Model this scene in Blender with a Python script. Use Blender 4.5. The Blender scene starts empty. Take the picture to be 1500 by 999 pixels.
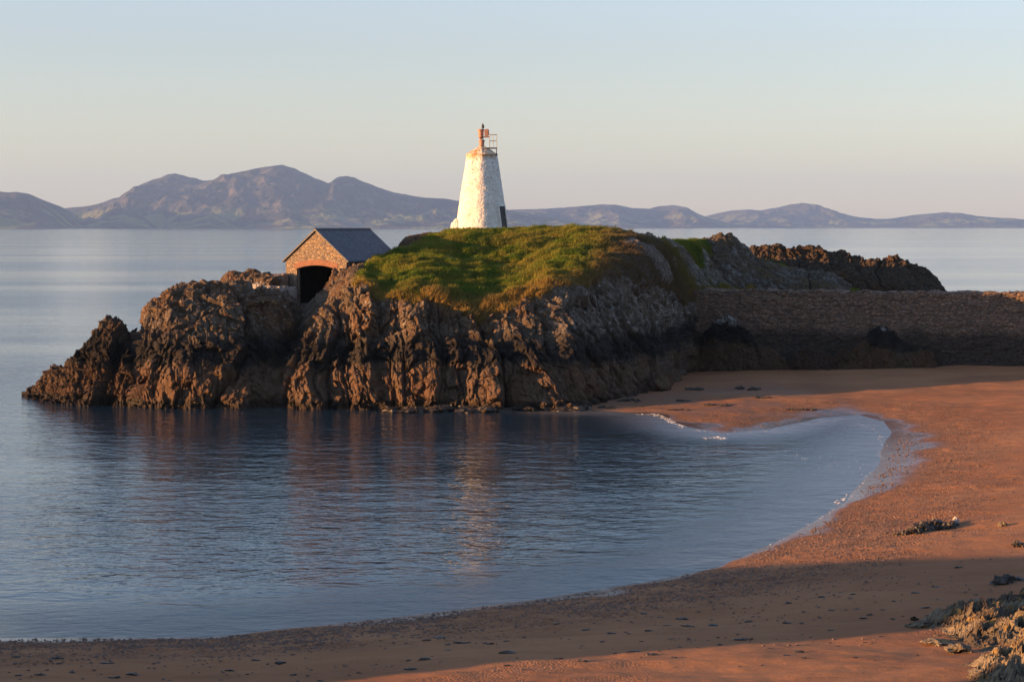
import bpy, bmesh, math, random
import numpy as np
from mathutils import Vector, Matrix
random.seed(7); RNG = np.random.default_rng(11)
scn = bpy.context.scene
COL = scn.collection
F = 2917.0; HOR = 332.5; CAMZ = 12.0          # focal length in px of a 1500 px frame, horizon row, eye height
SUN_AZ = math.radians(15.0); SUN_EL = math.radians(6.0)
LT = math.tan(SUN_EL)

def zat(py, Y): return CAMZ - Y * (py - HOR) / F
def S(py, Y): return (Y, zat(py, Y))
def W(px, py, z=0.0):
    Y = (CAMZ - z) * F / (py - HOR)
    return ((px - 750) * Y / F, Y)

# ------------------------------------------------------------------ noise
def _h(ix, iy, iz, s):
    n = (ix.astype(np.int64) * 374761393 + iy.astype(np.int64) * 668265263 + iz.astype(np.int64) * 1440662683 + s * 1274126177) & 0xffffffff
    n = ((n ^ (n >> 13)) * 1274126177) & 0xffffffff
    n = ((n ^ (n >> 16)) * 2246822519) & 0xffffffff
    return (((n ^ (n >> 15)) & 0xffffff) / 16777216.0).astype(np.float32)
def vn(x, y, z, s=0):
    x = np.asarray(x, np.float32); y = np.asarray(y, np.float32) + 0 * x; z = np.asarray(z, np.float32) + 0 * x
    i, j, k = np.floor(x), np.floor(y), np.floor(z)
    u, v, w = x - i, y - j, z - k
    u = u*u*u*(u*(u*6-15)+10); v = v*v*v*(v*(v*6-15)+10); w = w*w*w*(w*(w*6-15)+10)
    r = 0
    for a in (0, 1):
        for b in (0, 1):
            for c in (0, 1):
                r = r + (u if a else 1-u) * (v if b else 1-v) * (w if c else 1-w) * _h(i+a, j+b, k+c, s)
    return r
def fbm(x, y, z, o=4, s=0, g=0.5):
    r = 0; a = 1; t = 0
    for q in range(o):
        r = r + a * vn(x, y, z, s + q * 17); t += a; a *= g
        x = x * 2.03 + 1.7; y = y * 2.03 + 5.1; z = z * 2.03 + 3.3
    return r / t
def facets(x, y, z, s, tilt=1.0):
    """broken-rock field: every cell is a tilted plane at a height of its own; returns about -1..1 and the crack distance"""
    x = np.asarray(x, np.float32) - .5; y = np.asarray(y, np.float32) - .5; z = np.asarray(z, np.float32) - .5
    i, j, k = np.floor(x), np.floor(y), np.floor(z)
    d1 = np.full(x.shape, 9., np.float32); d2 = d1.copy(); val = np.zeros_like(d1)
    for a in (0, 1):
        for b in (0, 1):
            for c in (0, 1):
                I, J, K = i+a, j+b, k+c
                h1 = _h(I, J, K, s); h2 = _h(I, J, K, s+1); h3 = _h(I, J, K, s+2)
                dx = x - (I + .7*(h1-.5)); dy = y - (J + .7*(h2-.5)); dz = z - (K + .7*(h3-.5))
                d = dx*dx + dy*dy + dz*dz
                v = (h1*3.7 + h2*7.3 + h3*5.1) % 1 * 2 - 1 + tilt*(dx*(h2*2-1) + dy*(h3*2-1) + dz*(h1*2-1))*1.6
                near = d < d1
                d2 = np.where(near, d1, np.minimum(d2, d))
                val = np.where(near, v, val); d1 = np.where(near, d, d1)
    return val, np.sqrt(d2) - np.sqrt(d1)
def sst(a, b, x):
    t = np.clip((x - a) / (b - a), 0, 1); return t*t*(3-2*t)

# ------------------------------------------------------------------ materials
def mat(name):
    m = bpy.data.materials.new(name); m.use_nodes = True
    nt = m.node_tree; nt.nodes.clear()
    return m, N(nt)
class N:
    def __init__(s, nt): s.t = nt
    def n(s, typ, **k):
        nd = s.t.nodes.new(typ); ins = k.pop('i', {})
        for a, v in k.items(): setattr(nd, a, v)
        for a, v in ins.items():
            if isinstance(v, bpy.types.NodeSocket): s.t.links.new(v, nd.inputs[a])
            else: nd.inputs[a].default_value = v
        return nd
    def pos(s): return s.n('ShaderNodeNewGeometry').outputs['Position']
    def objc(s): return s.n('ShaderNodeTexCoord').outputs['Object']
    def map(s, v, sc=(1,1,1), rot=(0,0,0), loc=(0,0,0)):
        return s.n('ShaderNodeMapping', i={'Vector': v, 'Scale': sc, 'Rotation': rot, 'Location': loc}).outputs[0]
    def noise(s, v, sc, det=4, rough=.55, dist=0):
        return s.n('ShaderNodeTexNoise', i={'Vector': v, 'Scale': sc, 'Detail': det, 'Roughness': rough, 'Distortion': dist}).outputs[0]
    def vor(s, v, sc, feature='F1', out='Distance', rnd=1.0):
        return s.n('ShaderNodeTexVoronoi', feature=feature, i={'Vector': v, 'Scale': sc, 'Randomness': rnd}).outputs[out]
    def m(s, op, a, b=0.0, c=None, clamp=False):
        ins = {0: a, 1: b}
        if c is not None: ins[2] = c
        return s.n('ShaderNodeMath', operation=op, use_clamp=clamp, i=ins).outputs[0]
    def rng(s, v, a, b, c=0.0, d=1.0):
        return s.n('ShaderNodeMapRange', interpolation_type='SMOOTHSTEP', i={0: v, 1: a, 2: b, 3: c, 4: d}).outputs[0]
    def mix(s, f, a, b, mode='MIX'):
        nd = s.n('ShaderNodeMix', data_type='RGBA', blend_type=mode)
        for k, v in ((0, f), (6, a), (7, b)):
            if isinstance(v, bpy.types.NodeSocket): s.t.links.new(v, nd.inputs[k])
            else: nd.inputs[k].default_value = (v if k == 0 else (*v, 1))
        return nd.outputs[2]
    def attr(s, name): return s.n('ShaderNodeAttribute', attribute_name=name).outputs['Fac']
    def sep(s, v): return s.n('ShaderNodeSeparateXYZ', i={0: v}).outputs
    def bump(s, h, dist, strength=1.0, nrm=None):
        ins = {'Height': h, 'Distance': dist, 'Strength': strength}
        if nrm is not None: ins['Normal'] = nrm
        return s.n('ShaderNodeBump', i=ins).outputs[0]
    def bsdf(s, col, rough=.9, nrm=None, spec=.3, metal=0.0, **k):
        ins = {'Base Color': col if isinstance(col, bpy.types.NodeSocket) else (*col, 1), 'Roughness': rough, 'Specular IOR Level': spec, 'Metallic': metal}
        ins.update(k)
        if nrm is not None: ins['Normal'] = nrm
        return s.n('ShaderNodeBsdfPrincipled', i=ins).outputs[0]
    def out(s, sh, vol=None):
        o = s.n('ShaderNodeOutputMaterial')
        if sh is not None: s.t.links.new(sh, o.inputs[0])
        if vol is not None: s.t.links.new(vol, o.inputs[1])

def rock_colour(k, dark=1.0, lichen=1.0, grey_east=False):
    p = k.pos(); z = k.sep(p)[2]
    w = k.m('ADD', z, k.m('MULTIPLY', k.m('SUBTRACT', k.noise(p, .55, 5), .5), 2.6))
    c = k.mix(k.rng(k.noise(p, .35, 5), .38, .62), (.135, .074, .038), (.135, .10, .068))
    c = k.mix(k.rng(k.noise(p, 1.7, 5), .35, .7), c, k.mix(.5, c, (.06, .038, .026)))
    c = k.mix(k.m('MULTIPLY', k.rng(k.noise(p, 2.6, 6, .7), .56, .66), k.rng(w, 4.0, 5.4, 0, .75*lichen)), c, (.34, .31, .26))
    c = k.mix(k.m('MULTIPLY', k.rng(k.noise(k.map(p, loc=(31, 7, 3)), 1.9, 6, .7), .56, .68), k.rng(w, 3.6, 5.0, 0, .8*lichen)), c, (.24, .125, .03))
    if grey_east:
        e = k.rng(k.sep(p)[0], 0, 5)
        ps = k.map(p, (1.5, 1.5, .4), rot=(0, .3, 0))
        g = k.mix(k.rng(k.noise(ps, .9, 6, .7), .42, .66), (.10, .078, .058), (.20, .178, .15))
        g = k.mix(k.m('MULTIPLY', k.rng(k.noise(p, 2.2, 6, .75), .52, .62), k.rng(w, 3.6, 5.2, 0, .85)), g, (.40, .38, .35))
        c = k.mix(k.m('MULTIPLY', e, k.rng(w, 2.4, 4.4, .35, .72)), c, g)
    blk = k.m('MULTIPLY', k.rng(w, 2.3, 3.1), k.rng(w, 4.0, 5.2, 1, 0))
    c = k.mix(k.m('MULTIPLY', blk, .88), c, (.016, .014, .013))
    c = k.mix(k.rng(w, 2.3, 2.9, .55, 0), c, (.125, .066, .036))
    weed = k.rng(k.m('ADD', z, k.m('MULTIPLY', k.m('SUBTRACT', k.noise(p, 1.3, 4), .5), 1.0)), .35, .75, 1, 0)
    c = k.mix(k.m('MULTIPLY', weed, .85), c, (.026, .016, .008))
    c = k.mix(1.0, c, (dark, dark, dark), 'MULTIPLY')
    h = k.m('ADD', k.m('ADD', k.noise(p, 3.2, 8, .72), k.m('MULTIPLY', k.noise(k.map(p, (1, 1, .35)), 6.0, 5, .7), .8)), k.m('MULTIPLY', k.vor(p, 5.0), .35))
    return c, k.bump(h, .26, 1.0), k.rng(weed, 0, 1, .9, .45)
def rock_material(name, **a):
    m, k = mat(name); c, b, r = rock_colour(k, **a)
    k.out(k.bsdf(c, r, b, .25)); return m

M = {}
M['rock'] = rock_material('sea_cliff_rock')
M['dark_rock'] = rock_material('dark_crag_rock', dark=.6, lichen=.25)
M['ledge_rock'] = None
m, k = mat('whitened_ledge_rock'); rc, rb, rr = rock_colour(k, dark=.85, lichen=.3); p = k.pos(); zz = k.sep(p)[2]
wz = k.m('ADD', zz, k.m('MULTIPLY', k.m('SUBTRACT', k.noise(k.map(p, (1, 1, .4)), 1.1, 5, .7), .5), 2.0))
c = k.mix(k.m('MULTIPLY', k.rng(wz, 4.0, 4.4), k.rng(k.noise(k.map(p, (1, 1, .35)), 3.0, 5, .7), .42, .56)), rc, (.34, .32, .29))
k.out(k.bsdf(c, .9, rb, .2)); M['ledge_rock'] = m
m, k = mat('grey_crag_rock'); p = k.pos(); ps = k.map(p, (1.6, 1.6, .35), rot=(0, .32, 0))
c = k.mix(k.rng(k.noise(ps, .8, 6, .7), .46, .64), (.085, .064, .046), (.19, .178, .165))
c = k.mix(k.rng(k.noise(k.map(p, loc=(9, 2, 4)), .3, 5), .46, .6), c, (.105, .075, .042))
c = k.mix(k.rng(k.noise(ps, 1.9, 5, .7), .54, .68, 0, .9), c, (.025, .022, .022))
k.out(k.bsdf(c, .9, k.bump(k.m('ADD', k.noise(ps, 2, 8, .7), k.noise(p, 4, 6, .7)), .2), .2)); M['grey_rock'] = m
m, k = mat('ochre_shore_rock'); p = k.pos()
c = k.mix(k.rng(k.noise(p, .9, 6, .62), .4, .62), (.07, .052, .036), (.20, .155, .10))
c = k.mix(k.rng(k.noise(k.map(p, loc=(4, 9, 2)), 1.4, 5, .65), .54, .66), c, (.27, .16, .05))
c = k.mix(k.rng(k.noise(k.map(p, loc=(14, 3, 2)), 2.4, 5, .65), .58, .68), c, (.035, .032, .03))
h = k.m('ADD', k.noise(p, 7, 8, .68), k.m('MULTIPLY', k.vor(p, 12), .35))
k.out(k.bsdf(c, .9, k.bump(h, .07), .25)); M['ochre_rock'] = m

m, k = mat('island_ground'); rc, rb, rr = rock_colour(k, grey_east=True); p = k.pos(); g = k.attr('grass'); h_ = k.attr('heath')
gc = k.mix(k.rng(k.noise(p, .45, 5), .4, .62), (.05, .062, .014), (.095, .082, .024))
gc = k.mix(k.attr('straw'), gc, (.16, .095, .032))
gc = k.mix(h_, gc, (.09, .068, .052))
gc = k.mix(k.attr('trail'), gc, (.15, .10, .055))
k.out(k.n('ShaderNodeMixShader', i={0: g, 1: k.bsdf(rc, rr, rb, .25), 2: k.bsdf(gc, .95, k.bump(k.noise(p, 5, 6, .7), .25), .1)}).outputs[0]); M['island'] = m

m, k = mat('grass_blades'); t = k.attr('tint'); p = k.pos()
c = k.mix(k.rng(k.noise(p, .5, 4), .38, .64), (.085, .135, .018), (.19, .18, .032))
c = k.mix(t, c, (.26, .165, .05)); c = k.mix(k.attr('dull'), c, (.10, .072, .045))
dif = k.n('ShaderNodeBsdfDiffuse', i={0: c}).outputs[0]; tr = k.n('ShaderNodeBsdfTranslucent', i={0: c}).outputs[0]
k.out(k.n('ShaderNodeMixShader', i={0: .3, 1: dif, 2: tr}).outputs[0]); M['grass'] = m

m, k = mat('red_beach_sand'); p = k.pos(); wet = k.attr('wet'); veg = k.attr('turf')
c = k.mix(k.rng(k.noise(p, .12, 4), .35, .65), (.25, .106, .046), (.31, .140, .062))
c = k.mix(k.rng(k.noise(k.map(p, (.25, 1, 1)), .7, 5, .6), .5, .68, 0, .5), c, (.195, .083, .036))
grain = k.noise(p, 22, 3, .7)
shing = k.m('MULTIPLY', k.attr('shingle'), k.rng(k.noise(p, .8, 4), .35, .6))
sp = k.vor(p, 13, out='Color'); spv = k.sep(sp)[0]
c = k.mix(k.m('MULTIPLY', k.rng(spv, .5, .8), k.m('MULTIPLY', shing, .75)), c, (.075, .04, .027))
c = k.mix(k.m('MULTIPLY', k.rng(spv, .9, .94), k.m('MULTIPLY', shing, .8)), c, (.42, .27, .18))
c = k.mix(k.rng(grain, .6, .75, 0, .35), c, (.12, .07, .045))
c = k.mix(k.m('MULTIPLY', wet, .75), c, (.085, .046, .032))
c = k.mix(veg, c, (.07, .065, .025))
h = k.m('ADD', k.m('MULTIPLY', grain, .25), k.m('ADD', k.m('MULTIPLY', k.noise(k.map(p, (.5, 1, 1)), 2.2, 5, .6), 1.3), k.m('MULTIPLY', k.m('MULTIPLY', shing, k.vor(p, 13)), -1.6)))
dryness = k.rng(wet, 0, .8, 1, .12)
bm_ = k.n('ShaderNodeBump', i={'Height': h, 'Distance': .06, 'Strength': dryness}).outputs[0]
k.out(k.bsdf(c, k.rng(wet, .25, 1, .93, .16), bm_, k.rng(wet, .2, 1, .15, .5))); M['sand'] = m

m, k = mat('sea_water'); p = k.pos(); dep = k.attr('depth')
calm = k.rng(k.noise(k.map(p, (.0022, .011, 1)), 1.0, 4, .6), .36, .62, .30, 1.25)
bay = k.attr('bay')
h1 = k.noise(k.map(p, (.55, .8, 1), rot=(0, 0, .35)), .9, 3, .5, .4)
h2 = k.noise(k.map(p, (.6, 1.0, 1), rot=(0, 0, -.25)), 2.6, 3, .5, .4)
h4 = k.noise(k.map(p, (.6, 1.0, 1), rot=(0, 0, .1)), 7.0, 2, .5)
h3 = k.noise(k.map(p, (.35, .5, 1), rot=(0, 0, .15)), .35, 2, .5)
hh = k.m('ADD', k.m('ADD', k.m('MULTIPLY', h1, .13), k.m('MULTIPLY', h2, .06)), k.m('ADD', k.m('MULTIPLY', h3, .12), k.m('MULTIPLY', h4, .009)))
nb = k.n('ShaderNodeBump', i={'Height': hh, 'Distance': 1.0, 'Strength': k.m('MULTIPLY', calm, bay)}).outputs[0]
rgh = k.rng(dep, .05, .7, .30, .055)
body = k.bsdf((.014, .030, .044), rgh, nb, .5, IOR=1.333)
thin = k.n('ShaderNodeMixShader', i={0: k.n('ShaderNodeFresnel', i={'IOR': 1.333, 'Normal': nb}).outputs[0],
      1: k.n('ShaderNodeBsdfTransparent', i={0: (.62, .70, .74, 1)}).outputs[0], 2: k.n('ShaderNodeBsdfGlossy', i={'Roughness': rgh, 'Normal': nb}).outputs[0]}).outputs[0]
k.out(k.n('ShaderNodeMixShader', i={0: k.rng(dep, .02, .55), 1: thin, 2: body}).outputs[0]); M['sea'] = m

def masonry(name, cols, sc, mortar, bump=.06, stain=None, squash=1.35):
    m, k = mat(name); p = k.objc(); pv = k.map(p, (1, 1, squash))
    pv = k.n('ShaderNodeVectorMath', operation='ADD', i={0: pv, 1: k.n('ShaderNodeVectorMath', operation='SCALE', i={0: k.n('ShaderNodeTexNoise', i={'Vector': p, 'Scale': 2.0}).outputs['Color'], 'Scale': .18}).outputs[0]}).outputs[0]
    cc = k.sep(k.vor(pv, sc, out='Color')); e = k.vor(pv, sc, 'DISTANCE_TO_EDGE')
    c = k.mix(k.rng(cc[0], .2, .8), cols[0], cols[1]); c = k.mix(k.rng(cc[1], .6, .9), c, cols[2])
    c = k.mix(k.rng(k.noise(p, 9, 5, .7), .35, .75, 0, .5), c, tuple(v*.45 for v in cols[0]))
    c = k.mix(k.rng(e, .02, .07, 1, 0), c, mortar)
    if stain: c = stain(k, c)
    h = k.m('ADD', k.rng(e, 0, .14), k.m('MULTIPLY', k.noise(p, 14, 5, .7), .6))
    k.out(k.bsdf(c, .92, k.bump(h, bump), .2)); return m
M['rubble'] = masonry('boathouse_rubble_stone', ((.33, .22, .13), (.21, .16, .12), (.12, .10, .09)), 3.6, (.27, .20, .14))
M['white_rubble'] = masonry('limewashed_rubble', ((.36, .33, .29), (.27, .25, .23), (.13, .11, .10)), 2.6, (.3, .27, .23))
def wall_stain(k, c):
    p = k.pos(); z = k.sep(p)[2]
    w = k.m('ADD', z, k.m('MULTIPLY', k.m('SUBTRACT', k.noise(k.map(p, (1, 1, .35)), .5, 5, .65), .5), 1.8))
    c = k.mix(k.rng(w, 4.4, 3.3, 0, .8), c, (.035, .028, .023))
    return k.mix(k.rng(w, 2.5, 2.0, 0, .6), c, (.06, .045, .035))
M['sea_wall'] = masonry('sea_wall_rubble', ((.26, .16, .105), (.215, .14, .10), (.145, .10, .075)), 2.9, (.13, .092, .07), .09, wall_stain, 1.6)
def tower_stain(k, c):
    p = k.objc(); z = k.sep(p)[2]
    f = k.m('MULTIPLY', k.rng(k.noise(k.map(p, (1, 1, .8)), 3.6, 6, .78), .56, .63), k.rng(z, 1.0, 5.6, .30, 1))
    c = k.mix(k.m('MULTIPLY', k.rng(k.noise(p, .9, 5, .6), .45, .7), .4), c, (.50, .43, .36)); c = k.mix(k.m('MULTIPLY', f, .9), c, (.17, .115, .08))
    return k.mix(k.m('MULTIPLY', k.rng(z, 5.4, 5.9), k.rng(k.noise(p, 1.6, 4), .35, .6)), c, (.45, .30, .18))
M['limewash'] = masonry('limewashed_tower_stone', ((.80, .77, .70), (.74, .71, .65), (.66, .60, .53)), 5.0, (.70, .66, .59), .022, tower_stain)
def simple(name, col, rough=.7, spec=.3, var=.5, sc=6, bump=.01, metal=0.0, col2=None):
    m, k = mat(name); p = k.objc()
    c = k.mix(k.rng(k.noise(p, sc, 5, .65), .35, .68), col, col2 or tuple(v*var for v in col))
    k.out(k.bsdf(c, rough, k.bump(k.noise(p, sc*4, 4, .6), bump), spec, metal)); return m
M['cap'] = simple('stained_cap_render', (.66, .52, .38), .9, .2, sc=2.2, col2=(.36, .20, .10), bump=.04)
M['rust'] = simple('rusted_iron', (.34, .13, .06), .8, .3, sc=9, col2=(.16, .06, .035))
M['pink_paint'] = simple('faded_lamp_paint', (.42, .22, .15), .6, .4, sc=9, col2=(.22, .10, .065))
M['inner_shade'] = simple('painted_shade_stone', (.022, .019, .017), .95, .1, sc=3)  # near-black colour paints in the shade inside the boathouse
M['iron'] = simple('dark_iron', (.045, .042, .045), .6, .4, sc=9)
M['galv'] = simple('galvanised_rail', (.34, .32, .30), .5, .5, sc=9)
M['door'] = simple('dark_plank_door', (.035, .024, .022), .6, .3, sc=5)
M['timber'] = simple('weathered_timber', (.20, .15, .11), .85, .2, sc=4)
M['concrete'] = simple('slip_concrete', (.19, .165, .145), .92, .2, sc=1.6, bump=.03)
M['weed'] = simple('wet_seaweed', (.022, .016, .009), .42, .5, sc=5, col2=(.045, .028, .012), bump=.03)
M['pebble'] = simple('beach_pebbles', (.17, .105, .075), .85, .3, sc=3, col2=(.085, .055, .045))
M['pale_stone'] = simple('pale_shell_stone', (.5, .4, .32), .8, .3, sc=3)
m, k = mat('sea_foam'); p = k.pos()
k.out(k.n('ShaderNodeMixShader', i={0: k.rng(k.noise(p, 9, 4, .7), .42, .58), 1: k.n('ShaderNodeBsdfTransparent').outputs[0], 2: k.bsdf((.7, .7, .72), .6, None, .3)}).outputs[0]); M['foam'] = m
m, k = mat('brick_arch'); p = k.objc()
at_ = k.n('ShaderNodeAttribute', attribute_name='arc').outputs['Vector']
br = k.n('ShaderNodeTexBrick', i={'Vector': at_, 'Color1': (.27, .10, .052, 1), 'Color2': (.19, .07, .042, 1), 'Mortar': (.26, .19, .14, 1), 'Scale': 1.0, 'Mortar Size': .012, 'Brick Width': .095, 'Row Height': .22})
c = k.mix(k.rng(k.noise(p, 8, 4), .4, .7, 0, .5), br.outputs[0], (.16, .06, .035))
k.out(k.bsdf(c, .9, k.bump(br.outputs[1], -.015), .2)); M['brick'] = m
m, k = mat('blue_grey_slate'); p = k.objc(); s = k.sep(p)
v = k.n('ShaderNodeCombineXYZ', i={0: s[1], 1: k.m('MULTIPLY', s[2], 1.55)}).outputs[0]
br = k.n('ShaderNodeTexBrick', i={'Vector': v, 'Color1': (.042, .044, .060, 1), 'Color2': (.085, .086, .104, 1), 'Mortar': (.015, .015, .02, 1), 'Scale': 1.0, 'Mortar Size': .03, 'Brick Width': .36, 'Row Height': .27, 'Bias': -.2})
c = k.mix(k.rng(k.noise(p, 1.6, 5, .65), .45, .7, 0, .55), br.outputs[0], (.10, .095, .10))
k.out(k.bsdf(c, .55, k.bump(br.outputs[1], -.06), .4)); M['slate'] = m
def mount(name, a, b, cc):
    m, k = mat(name); p = k.pos()
    c = k.mix(k.rng(k.noise(k.map(p, (.0021, .0021, .004)), 1, 6, .6), .42, .58), a, b)
    c = k.mix(k.rng(k.noise(k.map(p, (.004, .004, .008), loc=(3, 1, 7)), 1, 6, .65), .54, .64), c, cc)
    z = k.sep(p)[2]
    fields = k.m('MULTIPLY', k.rng(z, 190, 90), k.rng(k.noise(k.map(p, (.003, .006, .003), loc=(8, 8, 1)), 1, 4), .5, .56))
    c = k.mix(fields, c, (.14, .15, .06))
    k.out(k.bsdf(c, .95, k.bump(k.noise(k.map(p, (.01, .01, .01)), 1, 6, .65), 60), .1)); return m
M['mount'] = mount('heather_mountain', (.030, .031, .034), (.056, .052, .044), (.11, .092, .072))
M['hill'] = mount('far_hill', (.045, .042, .04), (.062, .055, .042), (.085, .072, .058))

# ------------------------------------------------------------------ mesh helpers
def link(o, parent=None):
    COL.objects.link(o)
    if parent is not None: o.parent = parent
    return o
def from_np(name, V, Fq, material, parent=None, smooth=False, attrs=None):
    """V (n,3); Fq list/array of faces"""
    me = bpy.data.meshes.new(name)
    V = np.asarray(V, np.float32); Fq = np.asarray(Fq, np.int32); n = Fq.shape[1]
    me.vertices.add(len(V)); me.vertices.foreach_set('co', V.ravel())
    me.loops.add(Fq.size); me.loops.foreach_set('vertex_index', Fq.ravel())
    me.polygons.add(len(Fq)); me.polygons.foreach_set('loop_start', np.arange(0, Fq.size, n, dtype=np.int32))
    me.polygons.foreach_set('use_smooth', np.full(len(Fq), smooth, bool))
    me.update(calc_edges=True)
    for a, v in (attrs or {}).items():
        at = me.attributes.new(a, 'FLOAT', 'POINT'); at.data.foreach_set('value', np.asarray(v, np.float32).ravel())
    me.materials.append(material)
    return link(bpy.data.objects.new(name, me), parent)
def grid_faces(a, b):
    i = np.arange(a*b).reshape(a, b)
    return np.stack([i[:-1, :-1], i[1:, :-1], i[1:, 1:], i[:-1, 1:]], -1).reshape(-1, 4)
def grid_obj(name, P, material, **k):
    a, b = P.shape[:2]
    attrs = k.pop('attrs', None)
    return from_np(name, P.reshape(-1, 3), grid_faces(a, b), material, attrs=attrs, **k)
def normals(P):
    du = np.gradient(P, axis=0); dv = np.gradient(P, axis=1)
    n = np.cross(du, dv); return n / (np.linalg.norm(n, axis=2, keepdims=True) + 1e-9)
def catmull(keys, vals, q):
    """monotone-ish cubic through vals (n,...) at keys, sampled at q"""
    keys = np.asarray(keys, float); vals = np.asarray(vals, float)
    h = np.diff(keys); d = np.diff(vals, axis=0) / h.reshape(-1, *([1]*(vals.ndim-1)))
    mth = np.zeros_like(vals); mth[0] = d[0]; mth[-1] = d[-1]
    same = d[1:] * d[:-1] > 0
    mth[1:-1] = np.where(same, 2*d[1:]*d[:-1]/(d[1:]+d[:-1]+1e-12*np.sign(d[1:]+d[:-1]+1e-30)), 0)
    i = np.clip(np.searchsorted(keys, q) - 1, 0, len(keys)-2)
    t = ((q - keys[i]) / h[i]).reshape(-1, *([1]*(vals.ndim-1))); hh = h[i].reshape(t.shape)
    return (2*t**3-3*t**2+1)*vals[i] + (t**3-2*t**2+t)*hh*mth[i] + (-2*t**3+3*t**2)*vals[i+1] + (t**3-t**2)*hh*mth[i+1]
def loft(st, nu, counts):
    """st: list of (px column, [(Y, z), ...]); returns P (nu, nv, 3) and the profile parameter of every column of points"""
    keys = [s[0] for s in st]; vals = np.array([s[1] for s in st])
    px = np.linspace(keys[0], keys[-1], nu)
    K = catmull(keys, vals, px)                               # nu, K, 2
    vq = np.concatenate([np.linspace(i, i+1, c, endpoint=False) for i, c in enumerate(counts)] + [[len(counts)]])
    G = catmull(np.arange(K.shape[1]), np.swapaxes(K, 0, 1), vq)   # nv, nu, 2
    G = np.swapaxes(G, 0, 1)
    X = (px[:, None] - 750) / F * G[..., 0]
    return np.stack([X, G[..., 0], G[..., 1]], -1), vq
def rock_disp(P, s=0, lean=.2, big=1.0, cell=1.6, amp=1.0, gully=1.0, rib=4.1):
    x, y, z = P[..., 0], P[..., 1], P[..., 2]
    wx = x + lean*z + .9*(fbm(x*.35, y*.35, z*.22, 3, s+90)-.5)*2
    def saw(per, sd, fall):
        q = wx/per + .55*(fbm(x*.12+sd, y*.12, z*.10, 2, s+sd)-.5)*2 + .12*(fbm(x*.9, y*.9, z*.5, 3, s+sd+1)-.5)*2
        c = np.floor(q); f = q - c
        a = .45 + .75*_h(c, 0*c, 0*c, s+sd)
        crk = np.exp(-((f-1+fall*.2)/.035)**2)*_h(c, 0*c+5, 0*c, s+sd)
        return a*(np.where(f < 1-fall, (f/(1-fall))**.8, (1-f)/fall) - .5 - 1.1*crk)
    d = gully*((.30+.13*rib)*saw(rib, 3, .12) + .27*saw(rib*.34, 7, .16)) + .06*saw(rib*.11, 13, .3)
    d = d + big*.6*(fbm(wx/6, y/6, z/7, 3, s+5)*2-1)
    f1, c1 = facets(wx/cell, y/cell, z/(cell*2.2), s+11); d = d + .24*f1*cell/1.6 - .12*np.exp(-(c1/.08)**2)
    f2, c2 = facets(wx/(cell*.42)+3, y/(cell*.42), z/(cell*.8), s+23); d = d + .17*f2*cell/1.6 - .06*np.exp(-(c2/.08)**2)
    f3, c3 = facets(wx/(cell*.17)+7, y/(cell*.17), z/(cell*.27), s+37); d = d + .075*f3
    d = d + .10*(fbm(wx*3.5, y*3.5, z*1.5, 3, s+51)*2-1)
    return amp*d
def info(o, label=None, cat=None, group=None, kind=None):
    for a, v in (('label', label), ('category', cat), ('group', group), ('kind', kind)):
        if v: o[a] = v
    return o
def rebase(o, loc):
    """move the origin of a mesh object to loc, geometry staying where it is"""
    o.data.transform(Matrix.Translation(-Vector(loc))); o.location = loc; return o
def empty(name, loc, rz=0.0):
    o = bpy.data.objects.new(name, None); o.location = loc; o.rotation_euler = (0, 0, rz); o.empty_display_size = .3
    return link(o)
def bm_obj(name, bm, material, parent=None, smooth=False):
    me = bpy.data.meshes.new(name); bmesh.ops.recalc_face_normals(bm, faces=bm.faces); bm.to_mesh(me); bm.free()
    for p in me.polygons: p.use_smooth = smooth
    me.materials.append(material); return link(bpy.data.objects.new(name, me), parent)
def add_box(bm, lo, hi, bev=0.0):
    r = bmesh.ops.create_cube(bm, size=1.0)
    vs = r['verts']
    for v in vs: v.co = Vector([(lo[i]+hi[i])/2 + v.co[i]*(hi[i]-lo[i]) for i in range(3)])
    if bev:
        es = list({e for v in vs for e in v.link_edges}); bmesh.ops.bevel(bm, geom=es, offset=bev, segments=2, affect='EDGES')
def add_tube(bm, a, b, r, r2=None, seg=10):
    a, b = Vector(a), Vector(b); r2 = r if r2 is None else r2
    q = (b-a).to_track_quat('Z', 'Y'); rings = []
    for c, rr in ((a, r), (b, r2)):
        rings.append([bm.verts.new(c + q @ Vector((math.cos(2*math.pi*i/seg)*rr, math.sin(2*math.pi*i/seg)*rr, 0))) for i in range(seg)])
    for i in range(seg): bm.faces.new((rings[0][i], rings[0][(i+1) % seg], rings[1][(i+1) % seg], rings[1][i]))
    bm.faces.new(rings[0][::-1]); bm.faces.new(rings[1])
def add_lathe(bm, c, prof, seg=20):
    rings = [[bm.verts.new((c[0]+math.cos(2*math.pi*i/seg)*max(r, .002), c[1]+math.sin(2*math.pi*i/seg)*max(r, .002), c[2]+z)) for i in range(seg)] for r, z in prof]
    for A, B in zip(rings, rings[1:]):
        for i in range(seg): bm.faces.new((A[i], A[(i+1) % seg], B[(i+1) % seg], B[i]))
    bm.faces.new(rings[0][::-1]); bm.faces.new(rings[-1])

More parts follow.
